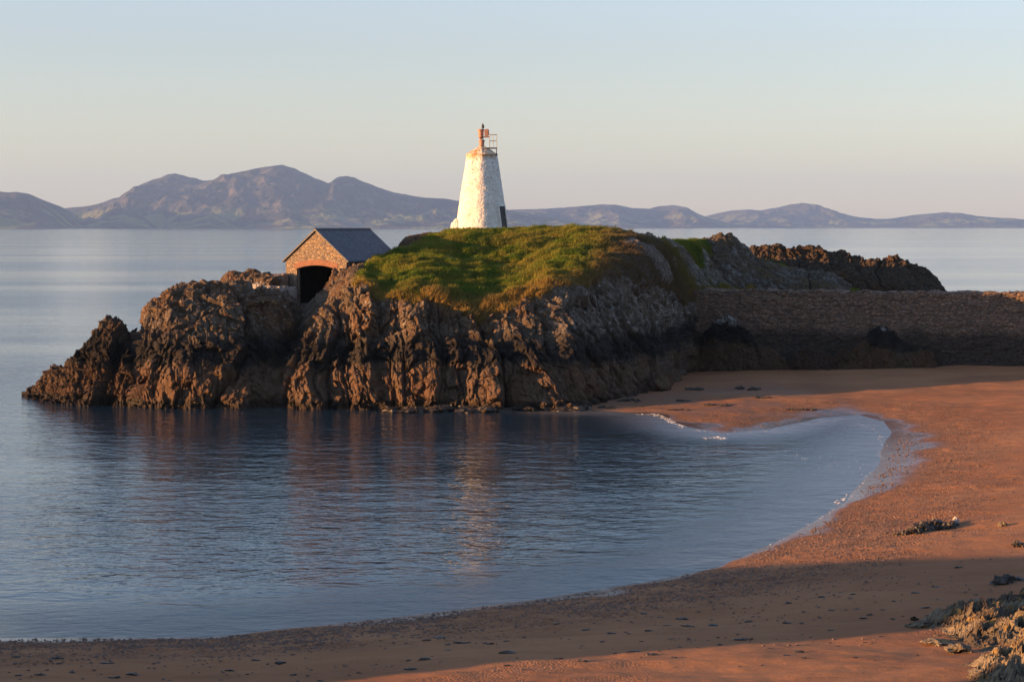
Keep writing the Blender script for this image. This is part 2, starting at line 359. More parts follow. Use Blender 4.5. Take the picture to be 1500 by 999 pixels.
# ------------------------------------------------------------------ beach heights
SHORE = [(-160, 50), (-60, 55.5)] + [W(*a) for a in ((0, 940), (300, 936), (600, 905), (800, 880), (950, 855), (1050, 834), (1130, 800), (1200, 765), (1245, 735), (1283, 690), (1300, 655), (1305, 634), (1294, 618), (1258, 609), (1205, 613), (1130, 630), (1058, 636), (1005, 626), (965, 609), (900, 603), (830, 602))] + [(1, 134), (4, 150), (11, 168), (14, 200), (60, 205), (260, 205), (260, -140), (-160, -140)]
SH = np.array(SHORE, np.float32)
def shore_dist(x, y):
    d = np.full(x.shape, 1e9, np.float32); ins = np.zeros(x.shape, bool)
    for (ax, ay), (bx, by) in zip(SH, np.roll(SH, -1, 0)):
        ex, ey = bx-ax, by-ay; t = np.clip(((x-ax)*ex + (y-ay)*ey)/(ex*ex+ey*ey), 0, 1)
        d = np.minimum(d, (x-ax-t*ex)**2 + (y-ay-t*ey)**2)
        if by != ay: ins ^= ((ay > y) != (by > y)) & (x < (bx-ax)*(y-ay)/(by-ay) + ax)
    return np.where(ins, 1, -1) * np.sqrt(d)
LX, LY = math.cos(SUN_AZ), math.sin(SUN_AZ)
def beach_h(x, y, d=None):
    if d is None: d = shore_dist(x, y)
    d = d + .5*(fbm(x*.12, y*.12, 0*x, 3, 400)-.5)*sst(30, 0, np.abs(d))
    slope = .11 - .045*sst(85, 125, y)
    z = np.where(d > 0, 2.5*(1-np.exp(-np.maximum(d, 0)*slope/2.5*1.0)), d*.075)
    spit = sst(108, 118, y)*sst(24, 14, x)*sst(140, 128, y)      # the low spit in front of the cliff stays flat and wet
    z = np.where(d > 0, z*(1-.55*spit), z)
    z = z + np.where(d > .5, 1, 0)*(.26*(fbm(x*.20, y*.42, 0*x, 3, 410)-.5) + .10*(fbm(x*.5, y*1.1, 0*x, 3, 411)-.5))*sst(.5, 5, d)
    hill = (6.2*sst(44, 2, y)**1.3 + 1.6*sst(5, -1, y))*sst(-.5, 1, d)
    q = -LY*x + LX*y
    left = 7.2*sst(43.5, 39.5, q)*sst(-13, -19, x)*sst(-90, -50, x)
    return z + np.maximum(hill, left*(1 + .25*(fbm(x*.3, y*.3, 0*x, 4, 77)-.5)))
xs = np.concatenate([np.arange(-160, -32, 2.0), np.arange(-32, 46, .16), np.arange(46, 260, 2.5)])
ys = np.concatenate([np.arange(-140, 40, 1.5), np.arange(40, 100, .16), np.arange(100, 175, .22)])
Xg, Yg = np.meshgrid(xs, ys, indexing='ij'); Xg = Xg.astype(np.float32); Yg = Yg.astype(np.float32)
Dg = shore_dist(Xg, Yg); Zg = beach_h(Xg, Yg, Dg)
Zg = Zg + .012*(fbm(Xg*1.6, Yg*2.6, 0*Xg, 3, 5)-.5)*sst(1, 3, Dg)*4*sst(250, 60, Yg)
edge = Dg + 1.5*(fbm(Xg*.3, Yg*.3, 0*Xg, 3, 60)-.5)*2
spitm = sst(102, 112, Yg)*sst(26, 19, Xg)*sst(150, 138, Yg)
chan = .75*np.exp(-((Xg - 21.0 - .05*(Yg-128))/2.2)**2)*sst(112, 118, Yg)*sst(135, 126, Yg + 5*(fbm(Xg*.4, Yg*.2, 0*Xg, 3, 88)-.5))
film = sst(86, 94, Yg)*sst(126, 118, Yg)
wet = np.clip(sst(1.3 + 2.4*film, .2, edge) + .45*spitm*sst(.35, .6, fbm(Xg*.35, Yg*.35, 0*Xg, 3, 71)) + chan, 0, 1)
Zg = Zg - .02*chan
shingle = sst(.3, 1.2, Dg)*sst(9, 4, Dg + 4*(fbm(Xg*.2, Yg*.2, 0*Xg, 3, 33)-.5)) + .35*sst(.55, .7, fbm(Xg*.15, Yg*.4, 0*Xg, 3, 34))
beach = grid_obj('beach', np.stack([Xg, Yg, Zg], -1), M['sand'], smooth=True, attrs={'wet': wet, 'shingle': np.clip(shingle, 0, 1), 'turf': sst(3.2, 4.2, Zg)})
info(beach, 'red sand beach curving round the small bay', kind='structure')
def sand_z(x, y):
    return float(beach_h(np.array([x], np.float32), np.array([y], np.float32))[0])

# ------------------------------------------------------------------ sea
def geo(a, b, n): return np.geomspace(a, b, n)
xs = np.concatenate([-geo(70, 27000, 50)[::-1], np.arange(-69.6, 70, .4), geo(70, 27000, 50)])
ys = np.concatenate([-geo(20, 20000, 20)[::-1], np.arange(-10, 50, 5), np.arange(50, 175, .4), geo(175, 27000, 90)])
Xg, Yg = np.meshgrid(xs, ys, indexing='ij'); Xg = Xg.astype(np.float32); Yg = Yg.astype(np.float32)
near = (np.abs(Xg) < 150) & (Yg > 20) & (Yg < 170)
dep = np.full(Xg.shape, 20., np.float32); dep[near] = -beach_h(Xg[near], Yg[near])
bay = .85 + .15*sst(150, 240, Yg)
fx, fy = np.where(near, Xg, 0), np.where(near, Yg, 0)
calmbay = 1 - .25*sst(1.0, .1, dep)
sea = grid_obj('sea', np.stack([Xg, Yg, 0*Xg], -1), M['sea'], smooth=True, attrs={'depth': dep, 'bay': bay*calmbay})
info(sea, 'calm blue sea filling the bay and the strait beyond', kind='structure')

# ------------------------------------------------------------------ island headland
BX, BY, BTH, BFLOOR = -14.56, 148.0, math.radians(28), 6.27          # boathouse front centre, turn, floor
BHW, BL = 2.7, 7.4
def prof(w, ps): return [(w[0]-1.6, -1.8), w] + ps
A = [
 (300, [(146, -2), (147, -1), (148, 0), (150, 1), (152, 2), (155, 2), (158, 1.5), (162, .5), (166, -1), (168, -2)]),
 (350, [(139, -2), (140, -.5), (143, 2), (146, 4.5), (148, 6.5), (150, 8.2), (154, 7.6), (160, 4.5), (165, .5), (168, -2)]),
 (385, [(133, -2), (134, -.8), (138, 1.0), (142, 2.8), (145, 5.2), (148, 8.2), (153, 8.4), (160, 5.5), (166, .5), (170, -2)]),
 (405, [(130.5, -2), (132, 0), (134, 1.8), (139, 3.0), (144, 5.6), (147.5, 7.9), (153, 8.2), (160, 6.0), (167, 1), (171, -2)]),
 (430, [(129.5, -2), (131.2, 0), S(545, 132.8), S(512, 134.8), S(500, 139), (146, 6.0), (152, 7.5), (161, 6.8), (169, 1), (173, -2)]),
 (460, [(129.5, -2), (131.2, 0), S(535, 132.6), S(480, 135), S(465, 139), (145, 6.1), (152, 7.5), (162, 7.2), (171, 1), (175, -2)]),
 (490, [(129.5, -2), (131.2, 0), S(530, 132.4), S(455, 135.5), S(428, 139), S(420, 142.5), (152, 9.0), (163, 8.0), (173, 1), (177, -2)]),
 (520, [(129, -2), (131.0, 0), S(530, 132.2), S(450, 134.8), S(415, 137), S(396, 143.5), S(387, 150), (163, 8.6), (175, 1), (179, -2)]),
 (575, [(129, -2), (130.8, 0), S(530, 132.0), S(460, 134.2), S(430, 136.0), S(392, 143), S(373, 151), (164, 8.8), (176, 1), (180, -2)]),
 (610, [(129, -2), (130.6, 0), S(530, 131.8), S(465, 134), S(430, 136.0), S(385, 145), S(356, 155), (167, 9.2), (178, 1), (182, -2)]),
 (660, [(128.6, -2), (130.2, 0), S(530, 131.6), S(470, 134), S(432, 136.4), S(380, 147), S(342, 158.5), (169, 9.6), (180, 1), (184, -2)]),
 (720, [(128.6, -2), (130.2, 0), S(530, 131.6), S(478, 134), S(440, 136.4), S(382, 148), S(336.5, 160.5), (170, 9.8), (181, 1), (185, -2)]),
 (790, [(128.8, -2), (130.4, 0), S(530, 131.8), S(470, 134.4), S(426, 137.0), S(375, 148), S(336, 160.5), (171, 9.8), (182, 1), (186, -2)]),
 (840, [(129, -2), (131.0, 0), S(530, 132.6), S(465, 135.6), S(412, 138.8), S(368, 148), S(336.5, 160.5), (172, 9.8), (183, 1), (187, -2)]),
 (890, [(132, -2), (134.2, .2), S(535, 136.0), S(460, 139), S(402, 142), S(363, 149), S(339, 160), (173, 9.8), (184, 1), (188, -2)]),
 (935, [(135, -2), (137.6, .4), S(535, 139.6), S(465, 142), S(405, 145), S(368, 150), S(347, 160), (174, 9.5), (185, 1), (189, -2)]),
 (965, [(138, -2), (141.5, .6), S(530, 143.8), S(470, 146), S(415, 149), S(380, 153.5), S(352.5, 163), (176, 9.2), (187, 1), (191, -2)]),
 (990, [(146, -2), (150, .8), S(515, 152.2), S(470, 153.8), S(424, 156), S(392, 160), S(354, 168), (178, 9.2), (190, 1), (194, -2)]),
 (1025, [(158, -2), (160, 1.0), S(500, 161), S(460, 161.8), S(424, 163), S(390, 166.5), S(352, 172), (181, 9.2), (193, 1), (197, -2)]),
 (1075, [(162, -2), (163, 1.0), S(500, 164), S(460, 165), S(424, 166.5), S(400, 171), S(372, 178), (186, 8.2), (196, 1), (200, -2)]),
 (1160, [(164, -2), (165.5, 1.0), S(500, 166.5), S(465, 168), S(430, 170), S(410, 177), S(395, 184), (192, 5.2), (200, 1), (205, -2)]),
 (1260, [(166, -2), (167.5, .5), S(510, 169), S(475, 171), S(445, 174), S(430, 180), S(420, 187), (194, 3.2), (201, .2), (206, -2)]),
]
PA, vq = loft(A, 1000, [8, 95, 110, 70, 90, 80, 24, 12, 6])
for _ in range(1): pass
NA = normals(PA)
if NA[500, 50, 1] > 0: NA = -NA
x, y, z = PA[..., 0], PA[..., 1], PA[..., 2]
vv = np.broadcast_to(vq[None, :], x.shape)
lipn = vv + .55*(fbm(x*.22, y*.05, 0*z, 4, 301)*2-1) + .25*(fbm(x*.9, y*.9, z*.9, 3, 302)*2-1)
mid_ = np.exp(-((x+2.5)/4.5)**2)
grass = sst(3.7-.55*mid_, 4.05-.55*mid_, lipn)*sst(7.6, 7.0, vv)
right = sst(4.0, 10.0, x - .12*(y-140)); left = sst(-12.0, -9.5, x - .05*(y-140))
grass = grass*left
tus = fbm(x*.8, y*.8, z*.3, 4, 311)
rd = rock_disp(PA, 3, lean=.32*sst(-8, 8, 0)*1.0 if False else .12)
rd2 = rock_disp(PA, 3, lean=.42)
rd = rd*(1-sst(-4, 8, x)) + rd2*sst(-4, 8, x)
knob = sst(.60 - .10*right, .70 - .10*right, fbm(x*.28, y*.28, 0*z, 4, 320))*sst(3.6, 4.4, vv)*(.35 + .65*right)      # rock breaking through the turf
heath = np.clip(sst(3.5, 8.0, x - .12*(y-140))*sst(166, 156, y)*sst(.12, .4, fbm(x*.2, y*.2, z*.2, 3, 330) + .2*right), 0, 1)
grass = grass*(1-.9*knob)
camp = (1-grass)*(sst(0, .7, vv))*(.55 + .45*sst(4.4, 3.6, vv))
d = rd*camp*.95 + grass*(.55*(fbm(x*.33, y*.33, 0*z, 3, 340)*2-1) + .38*(tus*2-1))*(1-.75*sst(152, 158, y)) + knob*.25
calmzone = sst(14, 9, np.hypot(x+2.44, y-162))*0.0
PA = PA + NA*d[..., None].astype(np.float32)
# level pad round the tower foot, and the cut the boathouse stands in
x, y = PA[..., 0], PA[..., 1]
TX, TY, TZ = -2.44, 162.0, 11.86
r = np.hypot(x-TX, y-TY); wgt = sst(4.2, 2.4, r)
PA[..., 2] = PA[..., 2]*(1-wgt) + (TZ + .06*(fbm(x*2, y*2, 0*x, 3, 8)-.5))*wgt
lx = (x-BX)*math.cos(BTH) - (y-BY)*math.sin(BTH); ly = (x-BX)*math.sin(BTH) + (y-BY)*math.cos(BTH)
ins = (np.abs(lx) < BHW-.12) & (ly > -.2) & (ly < BL+.1)
front = (np.abs(lx-.0) < 1.75) & (ly <= 0) & (ly > -2.5)
PA[..., 2] = np.where(ins, np.minimum(PA[..., 2], BFLOOR-.35), PA[..., 2])
PA[..., 2] = np.where(front, np.minimum(PA[..., 2], BFLOOR-.08+.05*ly), PA[..., 2])
straw = np.clip(sst(4.5-.3*mid_, 3.8-.3*mid_, lipn)*.95 + sst(.55, .75, fbm(x*.3, y*.3, 0*x, 4, 350))*.35, 0, 1)
trail = np.exp(-((y - (149.5 + .8*np.sin(x*.25)))/.22)**2)*sst(-9, -6, x)*sst(6, 3, x)*.9
isl = grid_obj('island', PA, M['island'], attrs={'grass': grass, 'heath': heath, 'straw': straw, 'trail': trail})
info(isl, 'grass topped rocky headland rising from the bay', kind='structure')

# grass tufts on the headland (uncountable)
area = np.linalg.norm(np.cross(PA[1:, :-1]-PA[:-1, :-1], PA[:-1, 1:]-PA[:-1, :-1]), axis=2)
gm = (grass[:-1, :-1] > .45)*(vv[:-1, :-1] < 7.05)*(1-.6*heath[:-1, :-1])*(1-trail[:-1, :-1])*(wgt[:-1, :-1] < .6)*(~ins[:-1, :-1])*(~front[:-1, :-1])
pr = (area*gm).ravel(); pr = pr/pr.sum()
NT = 125000
pick = RNG.choice(len(pr), NT, p=pr); ui, vi = np.unravel_index(pick, area.shape)
base = PA[ui, vi] + (PA[np.minimum(ui+1, PA.shape[0]-1), vi]-PA[ui, vi])*RNG.random((NT, 1)) + (PA[ui, np.minimum(vi+1, PA.shape[1]-1)]-PA[ui, vi])*RNG.random((NT, 1))
tint0 = np.clip(straw[ui, vi] + .8*heath[ui, vi] + RNG.normal(0, .14, NT), 0, 1)
hgt0 = (.08 + .24*fbm(base[:, 0]*.9, base[:, 1]*.9, 0*base[:, 0], 2, 360))*(1 + .1*straw[ui, vi])*(1 + .6*sst(.58, .75, fbm(base[:, 0]*1.7, base[:, 1]*1.7, 0*base[:, 0], 2, 361)))
Vs, Ts = [], []
for b in range(4):
    a = RNG.random(NT)*2*np.pi; rr = RNG.random(NT)*.10
    c = base + np.stack([np.cos(a)*rr, np.sin(a)*rr, np.full(NT, -.03)], 1)
    wd = .022 + .02*RNG.random(NT); a2 = RNG.random(NT)*2*np.pi
    off = np.stack([np.cos(a2)*wd, np.sin(a2)*wd, 0*wd], 1); hh = hgt0*(.6 + .7*RNG.random(NT))
    tip = c + np.stack([np.cos(a)*hh*.45 + .25*hh, np.sin(a)*hh*.45, hh], 1)
    Vs.append(np.stack([c-off, c+off, tip], 1)); Ts.append(np.repeat(tint0, 3))
Vs = np.concatenate(Vs).reshape(-1, 3)
g = from_np('grass', Vs, np.arange(len(Vs)).reshape(-1, 3), M['grass'], attrs={'tint': np.concatenate(Ts), 'dull': np.tile(np.repeat(heath[ui, vi]*.85, 3), 4)})
info(g, 'short green and straw coloured turf covering the headland top', 'grass', kind='stuff')

# ------------------------------------------------------------------ other rock masses
def rock_mass(name, st, nu, counts, material, label, seed, loc, lean=.1, amp=1.0, cell=1.6, gully=1.0, rib=4.0, big=1.0, jag=0.0, cat='rock outcrop', group=None):
    P, q = loft(st, nu, counts); n = normals(P)
    if n[nu//2, P.shape[1]//4, 1] > 0: n = -n
    d = rock_disp(P, seed, lean, big, cell, amp, gully, rib)
    P = P + n*d[..., None]
    if jag:
        s = np.abs(fbm(P[..., 0]*.9, P[..., 1]*.3, 0*P[..., 0], 4, seed+70, .6)*2-1)
        top = np.exp(-((np.broadcast_to(q[None], s.shape) - jag[1])/jag[2])**2)
        P[..., 2] += jag[0]*(.35-s)*2*top
    o = grid_obj(name, P, material); rebase(o, loc)
    return info(o, label, cat, group)
B = [
 (188, [(132.5, -2), (133.5, -.8), (134.2, -.2), (135, .3), (137, .5), (140, .2), (144, -1), (146, -2)]),
 (202, [(129.5, -2), (131.6, 0), S(560, 132.6), S(520, 134.4), S(488, 137), (141, 3.5), (146, .3), (149, -2)]),
 (220, [(129, -2), (131.2, 0), S(545, 132.4), S(500, 134.2), S(452, 138), (143, 4.4), (149, .3), (152, -2)]),
 (255, [(129, -2), (131.0, 0), S(540, 132.2), S(490, 134), S(424, 139.5), (146, 5.6), (153, .3), (156, -2)]),
 (300, [(129, -2), (131.2, 0), S(540, 132.6), S(485, 134.4), S(421, 140.5), (148, 6.6), (156, .3), (159, -2)]),
 (350, [(129.2, -2), (131.6, 0), S(540, 133.2), S(480, 135.4), S(420, 141), (148, 7), (157, .3), (160, -2)]),
 (395, [(130.5, -2), (133, 0), S(540, 135), S(490, 137), S(424, 141.4), (147.5, 7.3), (152, 6), (156, 3)]),
 (420, [(133, -2), (135.5, 0), S(540, 137), S(495, 139), S(432, 142), (146, 6.6), (150, 6), (153, 3)]),
 (442, [(138, -2), (139, 0), (140, 1), S(500, 141.5), S(462, 143.4), (145, 5.6), (147, 5.2), (149, 3)]),
]
rock_mass('rock_outcrop', B, 420, [10, 90, 90, 110, 40, 20, 6], M['rock'], 'broad rounded brown rock mass in the water below the boathouse doorway', 130, (-19, 138, 0), .1, amp=.8, gully=.75, rib=8.5)
C = [
 (30, [(139, -1.6), (140, -.6), (140.4, -.2), (141, 0), (142, -.3), (144, -1.5)]),
 (52, [(136.5, -1.6), (138.6, 0), S(574, 139.4), S(569, 140.4), (142.5, .3), (145, -1.5)]),
 (85, [(133.6, -1.6), (135.4, 0), S(570, 136.6), S(548, 138.6), (142, 1.0), (146, -1.5)]),
 (125, [(132, -1.6), (133.6, 0), S(560, 135), S(514, 138), (142, 2.2), (147, -1.5)]),
 (165, [(131, -1.6), (132.8, 0), S(550, 134.4), S(482, 138), (142.4, 3.2), (148, -1.5)]),
 (185, [(130.6, -1.6), (132.4, 0), S(550, 134), S(486, 138), (142.4, 3.2), (148, -1.5)]),
 (205, [(130.6, -1.6), (132.4, 0), S(560, 134), S(510, 138), (142.4, 2.4), (148, -1.5)]),
 (226, [(131, -1.6), (133, 0), S(580, 134), S(560, 138), (142, .4), (148, -1.5)]),
]
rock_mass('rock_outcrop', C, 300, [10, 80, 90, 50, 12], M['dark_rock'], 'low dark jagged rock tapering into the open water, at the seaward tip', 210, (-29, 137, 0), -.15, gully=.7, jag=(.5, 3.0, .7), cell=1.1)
D1 = [
 (975, [(166, 3), (167, 5.5), (168, 7.0), S(395, 169), S(368, 172), (178, 9), (184, 4)]),
 (1005, [(165, 3), (166, 5.5), S(418, 167), S(385, 169), S(356, 173), (180, 9), (186, 4)]),
 (1040, [(164.5, 3), (165.5, 5.5), S(418, 166.5), S(380, 169.5), S(349, 174), (182, 9), (188, 4)]),
 (1066, [(164.5, 3), (165.5, 5.5), S(418, 166.5), S(378, 170), S(344, 175), (183, 9), (189, 4)]),
 (1082, [(165, 3), (166, 5.5), S(420, 167), S(385, 170.5), S(356, 175), (183, 8.5), (189, 4)]),
 (1110, [(166, 3), (167, 5.5), S(422, 168), S(398, 171), S(376, 175), (183, 7.6), (189, 3)]),
 (1160, [(168, 3), (169, 5), S(424, 170), S(408, 172), S(396, 176), (183, 6), (189, 2)]),
 (1215, [(169, 3), (170, 4.6), S(426, 171), S(412, 173), S(400, 176), (182, 5), (188, 2)]),
 (1245, [(170, 2), (171, 4), S(432, 172), S(424, 174), S(420, 176), (182, 4), (188, 2)]),
]
rock_mass('rock_outcrop', D1, 340, [20, 50, 90, 90, 30, 8], M['grey_rock'], 'pale grey slabbed crag with a pointed top behind the sea wall', 330, (19, 172, 5), .5, amp=.55, gully=1.0, cell=1.0, rib=2.6)
D2 = [
 (1070, [(178, 3), (180, 5), S(400, 182), S(380, 184.5), S(368, 187), (193, 6), (198, 1)]),
 (1120, [(178, 2), (180, 4), S(405, 182), S(378, 184.5), S(361, 187), (193, 6), (199, 0)]),
 (1180, [(178, 2), (180, 4), S(410, 182), S(380, 184.5), S(362, 187), (193, 6), (199, 0)]),
 (1232, [(178, 1), (180, 3.5), S(412, 182), S(388, 184.5), S(371, 187), (193, 5), (199, -.5)]),
 (1262, [(178, 1), (180, 3), S(415, 182), S(398, 184.5), S(384, 187), (193, 4), (199, -1)]),
 (1305, [(178, 0), (180, 2.6), S(418, 182), S(398, 184.5), S(381, 187), (193, 4), (199, -1)]),
 (1340, [(178, -.5), (180, 2), S(424, 182), S(408, 184.5), S(391, 187), (193, 3), (199, -1.5)]),
 (1365, [(179, -1), (181, 1), S(435, 182.5), S(422, 184.5), S(409, 187), (192, 1.8), (197, -2)]),
 (1392, [(180, -2), (182, -.6), S(480, 183.5), S(470, 185), S(452, 187), (191, 0), (195, -2)]),
]
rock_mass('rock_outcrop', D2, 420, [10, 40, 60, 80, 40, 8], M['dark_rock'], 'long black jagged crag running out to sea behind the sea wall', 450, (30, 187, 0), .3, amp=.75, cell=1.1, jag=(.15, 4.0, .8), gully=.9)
E = [
 (322, [(149, 4), (150, 6), S(414, 151), S(412, 152), (154, 6), (156, 4)]),
 (342, [(148.5, 5), (149.5, 7), S(405, 150.5), S(398, 152), (154, 7), (156, 4)]),
 (358, [(148.5, 5), (149.5, 7), S(406, 150.5), S(401, 152), (154, 7), (156, 4)]),
 (371, [(148.5, 5), (149.5, 7), S(404, 150.5), S(394, 152), (154, 7), (156, 4)]),
 (388, [(148.5, 5), (149.5, 7), S(412, 150.5), S(406, 152), (154, 7), (156, 4)]),
 (400, [(149, 4), (150, 6), S(420, 151), S(418, 152), (154, 6), (156, 4)]),
]
rock_mass('rock_outcrop', E, 100, [8, 24, 24, 16, 6], M['rock'], 'small knobbly rock on the skyline left of the boathouse', 510, (-20, 151, 6), .1, amp=.45, cell=.8, gully=.5)
G = [
 (582, [(152, 8), (153, 9), S(362, 154), S(359, 155), (157, 9), (159, 8)]),
 (594, [(151.5, 8.4), (152.5, 9.3), S(357, 153.5), S(346, 155.5), (158, 10), (161, 8)]),
 (612, [(152, 8.6), (153, 9.6), S(353, 154.5), S(341, 156.5), (159, 10.4), (162, 9)]),
 (635, [(153, 9), (154, 10), S(350, 156), S(339, 158), (160, 10.6), (163, 9)]),
 (660, [(155, 9), (156, 10), S(347, 158), S(341, 159.5), (161, 10.6), (163, 9)]),
]
rock_mass('rock_outcrop', G, 120, [8, 24, 30, 16, 6], M['rock'], 'sunlit bare rock at the left shoulder of the grass, behind the boathouse roof', 560, (-7, 156, 9), .1, amp=.4, cell=.9, gully=.4)

# off to the left of the bay: the point that shades the near sand
def shade_point():
    s0 = -30.0; q = np.arange(44, 96, .25); sx = np.arange(-16, 16, .25)
    prof_q = [44, 46.8, 48.0, 48.7, 49.6, 52, 57, 63, 67, 74, 96]
    prof_h = [1, 3.0, 5.5, 7.8, 8.8, 9.3, 8.6, 6.5, 5.2, 3.5, -1]
    Q, Sg = np.meshgrid(q, sx, indexing='ij')
    top = np.interp(Q, prof_q, prof_h)
    w = np.clip(1 - (np.abs(Sg)/(5 + .9*np.maximum(top, 0)))**2.2, -.4, 1)
    Z = np.where(w > 0, (top+1.2)*np.maximum(w, 0)**.7 - 1.2, -1.2)
    X = (s0+Sg)*LX - Q*LY; Y = (s0+Sg)*LY + Q*LX
    P = np.stack([X, Y, Z], -1); dd = rock_disp(P, 700, .1, .4, 1.4, .5, .4)
    P[..., 2] += dd*sst(-1, 1, Z)*.5
    P[..., 2] = np.where(np.abs(Sg) < 1.0, np.minimum(P[..., 2], top+.25), P[..., 2])
    return P
hd = grid_obj('headland', shade_point(), M['rock']); info(hd, 'rocky point left of the near beach', kind='structure')

# shore rocks at the right, near the camera
def patch_rock(name, x0, x1, y0, y1, step, poly, hgt, material, label, seed, cell=.40, cat='rock outcrop', group=None):
    X, Y = np.meshgrid(np.arange(x0, x1, step), np.arange(y0, y1, step), indexing='ij'); X = X.astype(np.float32); Y = Y.astype(np.float32)
    d = np.full(X.shape, 1e9); ins = np.zeros(X.shape, bool); P = np.array(poly)
    for (ax, ay), (bx, by) in zip(P, np.roll(P, -1, 0)):
        ex, ey = bx-ax, by-ay; t = np.clip(((X-ax)*ex+(Y-ay)*ey)/(ex*ex+ey*ey), 0, 1)
        d = np.minimum(d, np.hypot(X-ax-t*ex, Y-ay-t*ey))
        if by != ay: ins ^= ((ay > Y) != (by > Y)) & (X < (bx-ax)*(Y-ay)/(by-ay)+ax)
    sd = np.where(ins, d, -d) + .45*(fbm(X*1.3, Y*1.3, 0*X, 3, seed)*2-1)
    Z = beach_h(X, Y)
    e = sst(-.35, .9, sd)
    wx = X + .5*Y
    f1, c1 = facets(wx/cell, Y/(cell*1.6), 0*X+.3, seed+3); f2, c2 = facets(wx/(cell*.4), Y/(cell*.6), 0*X+.3, seed+9); f3, c3 = facets(wx/(cell*.17), Y/(cell*.2), 0*X+.3, seed+13)
    body = .66 + .32*f1 - .35*np.exp(-(c1/.08)**2) + .16*f2 - .12*np.exp(-(c2/.08)**2) + .06*f3 + .35*(fbm(X*.5, Y*.5, 0*X, 3, seed+20)*2-1)
    Z2 = Z + e*hgt*body - .5*(1-sst(-.6, -.1, sd))-.06
    # shear sideways so the slabs stand like leaning shards
    XX = X + .12*f1*e + .06*f2*e; YY = Y + .12*f2*e
    o = grid_obj(name, np.stack([XX, YY, Z2], -1), material)
    cx, cy = P[:, 0].mean(), P[:, 1].mean(); rebase(o, (cx, cy, sand_z(cx, cy)))
    return info(o, label, cat, group)
def G_(px, py): 
    z = 1.2
    for _ in range(8):
        a = W(px, py, z); z = .5*z + .5*sand_z(*a)
    return a
patch_rock('rock_outcrop', 8.5, 24, 49, 62, .035, [G_(1362, 915), G_(1395, 900), G_(1450, 893), G_(1500, 880), G_(1600, 860), G_(1720, 900), G_(1600, 950), G_(1500, 950), G_(1440, 962), G_(1390, 945)], .52, M['ochre_rock'], 'sunlit ochre rock slabs breaking through the sand at the right edge of the near beach', 620)
patch_rock('rock_outcrop', 9, 22, 42, 52, .035, [G_(1425, 1000), G_(1440, 975), G_(1480, 965), G_(1560, 958), G_(1700, 965), G_(1720, 1060), G_(1560, 1080), G_(1430, 1050)], .68, M['ochre_rock'], 'jagged rock ridge in the bottom right corner, nearer than the ochre slabs', 660)
# rocks under the sea wall
def wall_y(x): return 161.0 - .318*(x-12.9)
def ledge(name, px0, px1, ytop, label, seed, material=None, n=150, depth=1.7):
    st = []
    for t in np.linspace(0, 1, 9):
        px = px0 + (px1-px0)*t; x = (px-750)/F*157; Yw = wall_y(x); hh = math.sin(math.pi*min(max(t, 0), 1))**.6*(.78+.22*math.sin(seed+t*9))
        zt = 1.0 + (zat(ytop, Yw-.5)-1.0)*hh; b = sand_z(x, Yw-2)
        st.append((px, [(Yw-depth*1.2, b-.8), (Yw-depth, b), (Yw-depth*.75, b+(zt-b)*.5), (Yw-depth*.4, b+(zt-b)*.9), (Yw-.2, zt), (Yw+.6, zt)]))
    x = ((px0+px1)/2-750)/F*157
    return rock_mass(name, st, n, [6, 30, 30, 20, 6], material or M['ledge_rock'], label, seed, (x, wall_y(x)-1, 1), .1, amp=.6, cell=.9, gully=.6)
ledge('rock_outcrop', 975, 1160, 466, 'dark rock with a whitened top under the left end of the sea wall', 720)
ledge('rock_outcrop', 1235, 1375, 473, 'dark rock with a whitened top under the right half of the sea wall', 740)
ledge('rock_outcrop', 1150, 1262, 505, 'low heap of black rock at the foot of the sea wall, between two taller rocks', 760, M['dark_rock'])

def blob(cx, cy, cz, rx, ry, rz, seed, rough=.3, n=26, cell=.5):
    u, v = np.meshgrid(np.linspace(0, 2*np.pi, n), np.linspace(-.5*np.pi, .5*np.pi, n//2+1), indexing='ij')
    P = np.stack([np.cos(u)*np.cos(v), np.sin(u)*np.cos(v), np.sin(v)], -1).astype(np.float32)
    f, c = facets(P[..., 0]/cell/2+seed, P[..., 1]/cell/2, P[..., 2]/cell/2, seed); f2, _ = facets(P[..., 0]/cell*1.2+seed, P[..., 1]/cell*1.2, P[..., 2]/cell*1.2, seed+5)
    P = P*(1 + rough*f + rough*.5*f2)[..., None]
    P[-1] = P[0]; P[:, 0] = P[:, 0].mean(0); P[:, -1] = P[:, -1].mean(0)
    return P*np.array([rx, ry, rz]) + np.array([cx, cy, cz])
def blobs_obj(name, blobs, material, loc, label, cat, group=None, smooth=False):
    V, Fs, o = [], [], 0
    for P in blobs:
        a, b = P.shape[:2]; V.append(P.reshape(-1, 3)); Fs.append(grid_faces(a, b)+o); o += a*b
    ob = from_np(name, np.concatenate(V), np.concatenate(Fs), material, smooth=smooth); rebase(ob, loc)
    return info(ob, label, cat, group)
def boulder(px, py, w, h, label, seed, material=None, rough=.22):
    x, y = G_(px, py); z = sand_z(x, y)
    blobs_obj('boulder', [blob(x, y, z+h*.25, w/2, w*.42, h*.62, seed, rough, 40)], material or M['rock'], (x, y, z), label, 'boulder', 'boulders along the foot of the rocks and wall' if py < 700 else None)
boulder(967, 572, 1.5, 1.25, 'brown boulder on the sand against the foot of the headland cliff', 801)
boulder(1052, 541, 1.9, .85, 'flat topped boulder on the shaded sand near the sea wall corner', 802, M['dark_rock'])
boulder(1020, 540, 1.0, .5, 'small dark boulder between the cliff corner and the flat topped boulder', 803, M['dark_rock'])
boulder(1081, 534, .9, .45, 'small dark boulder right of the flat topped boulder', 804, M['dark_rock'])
boulder(1176, 531, 1.2, .45, 'low black boulder on the sand under the middle of the sea wall', 805, M['dark_rock'])
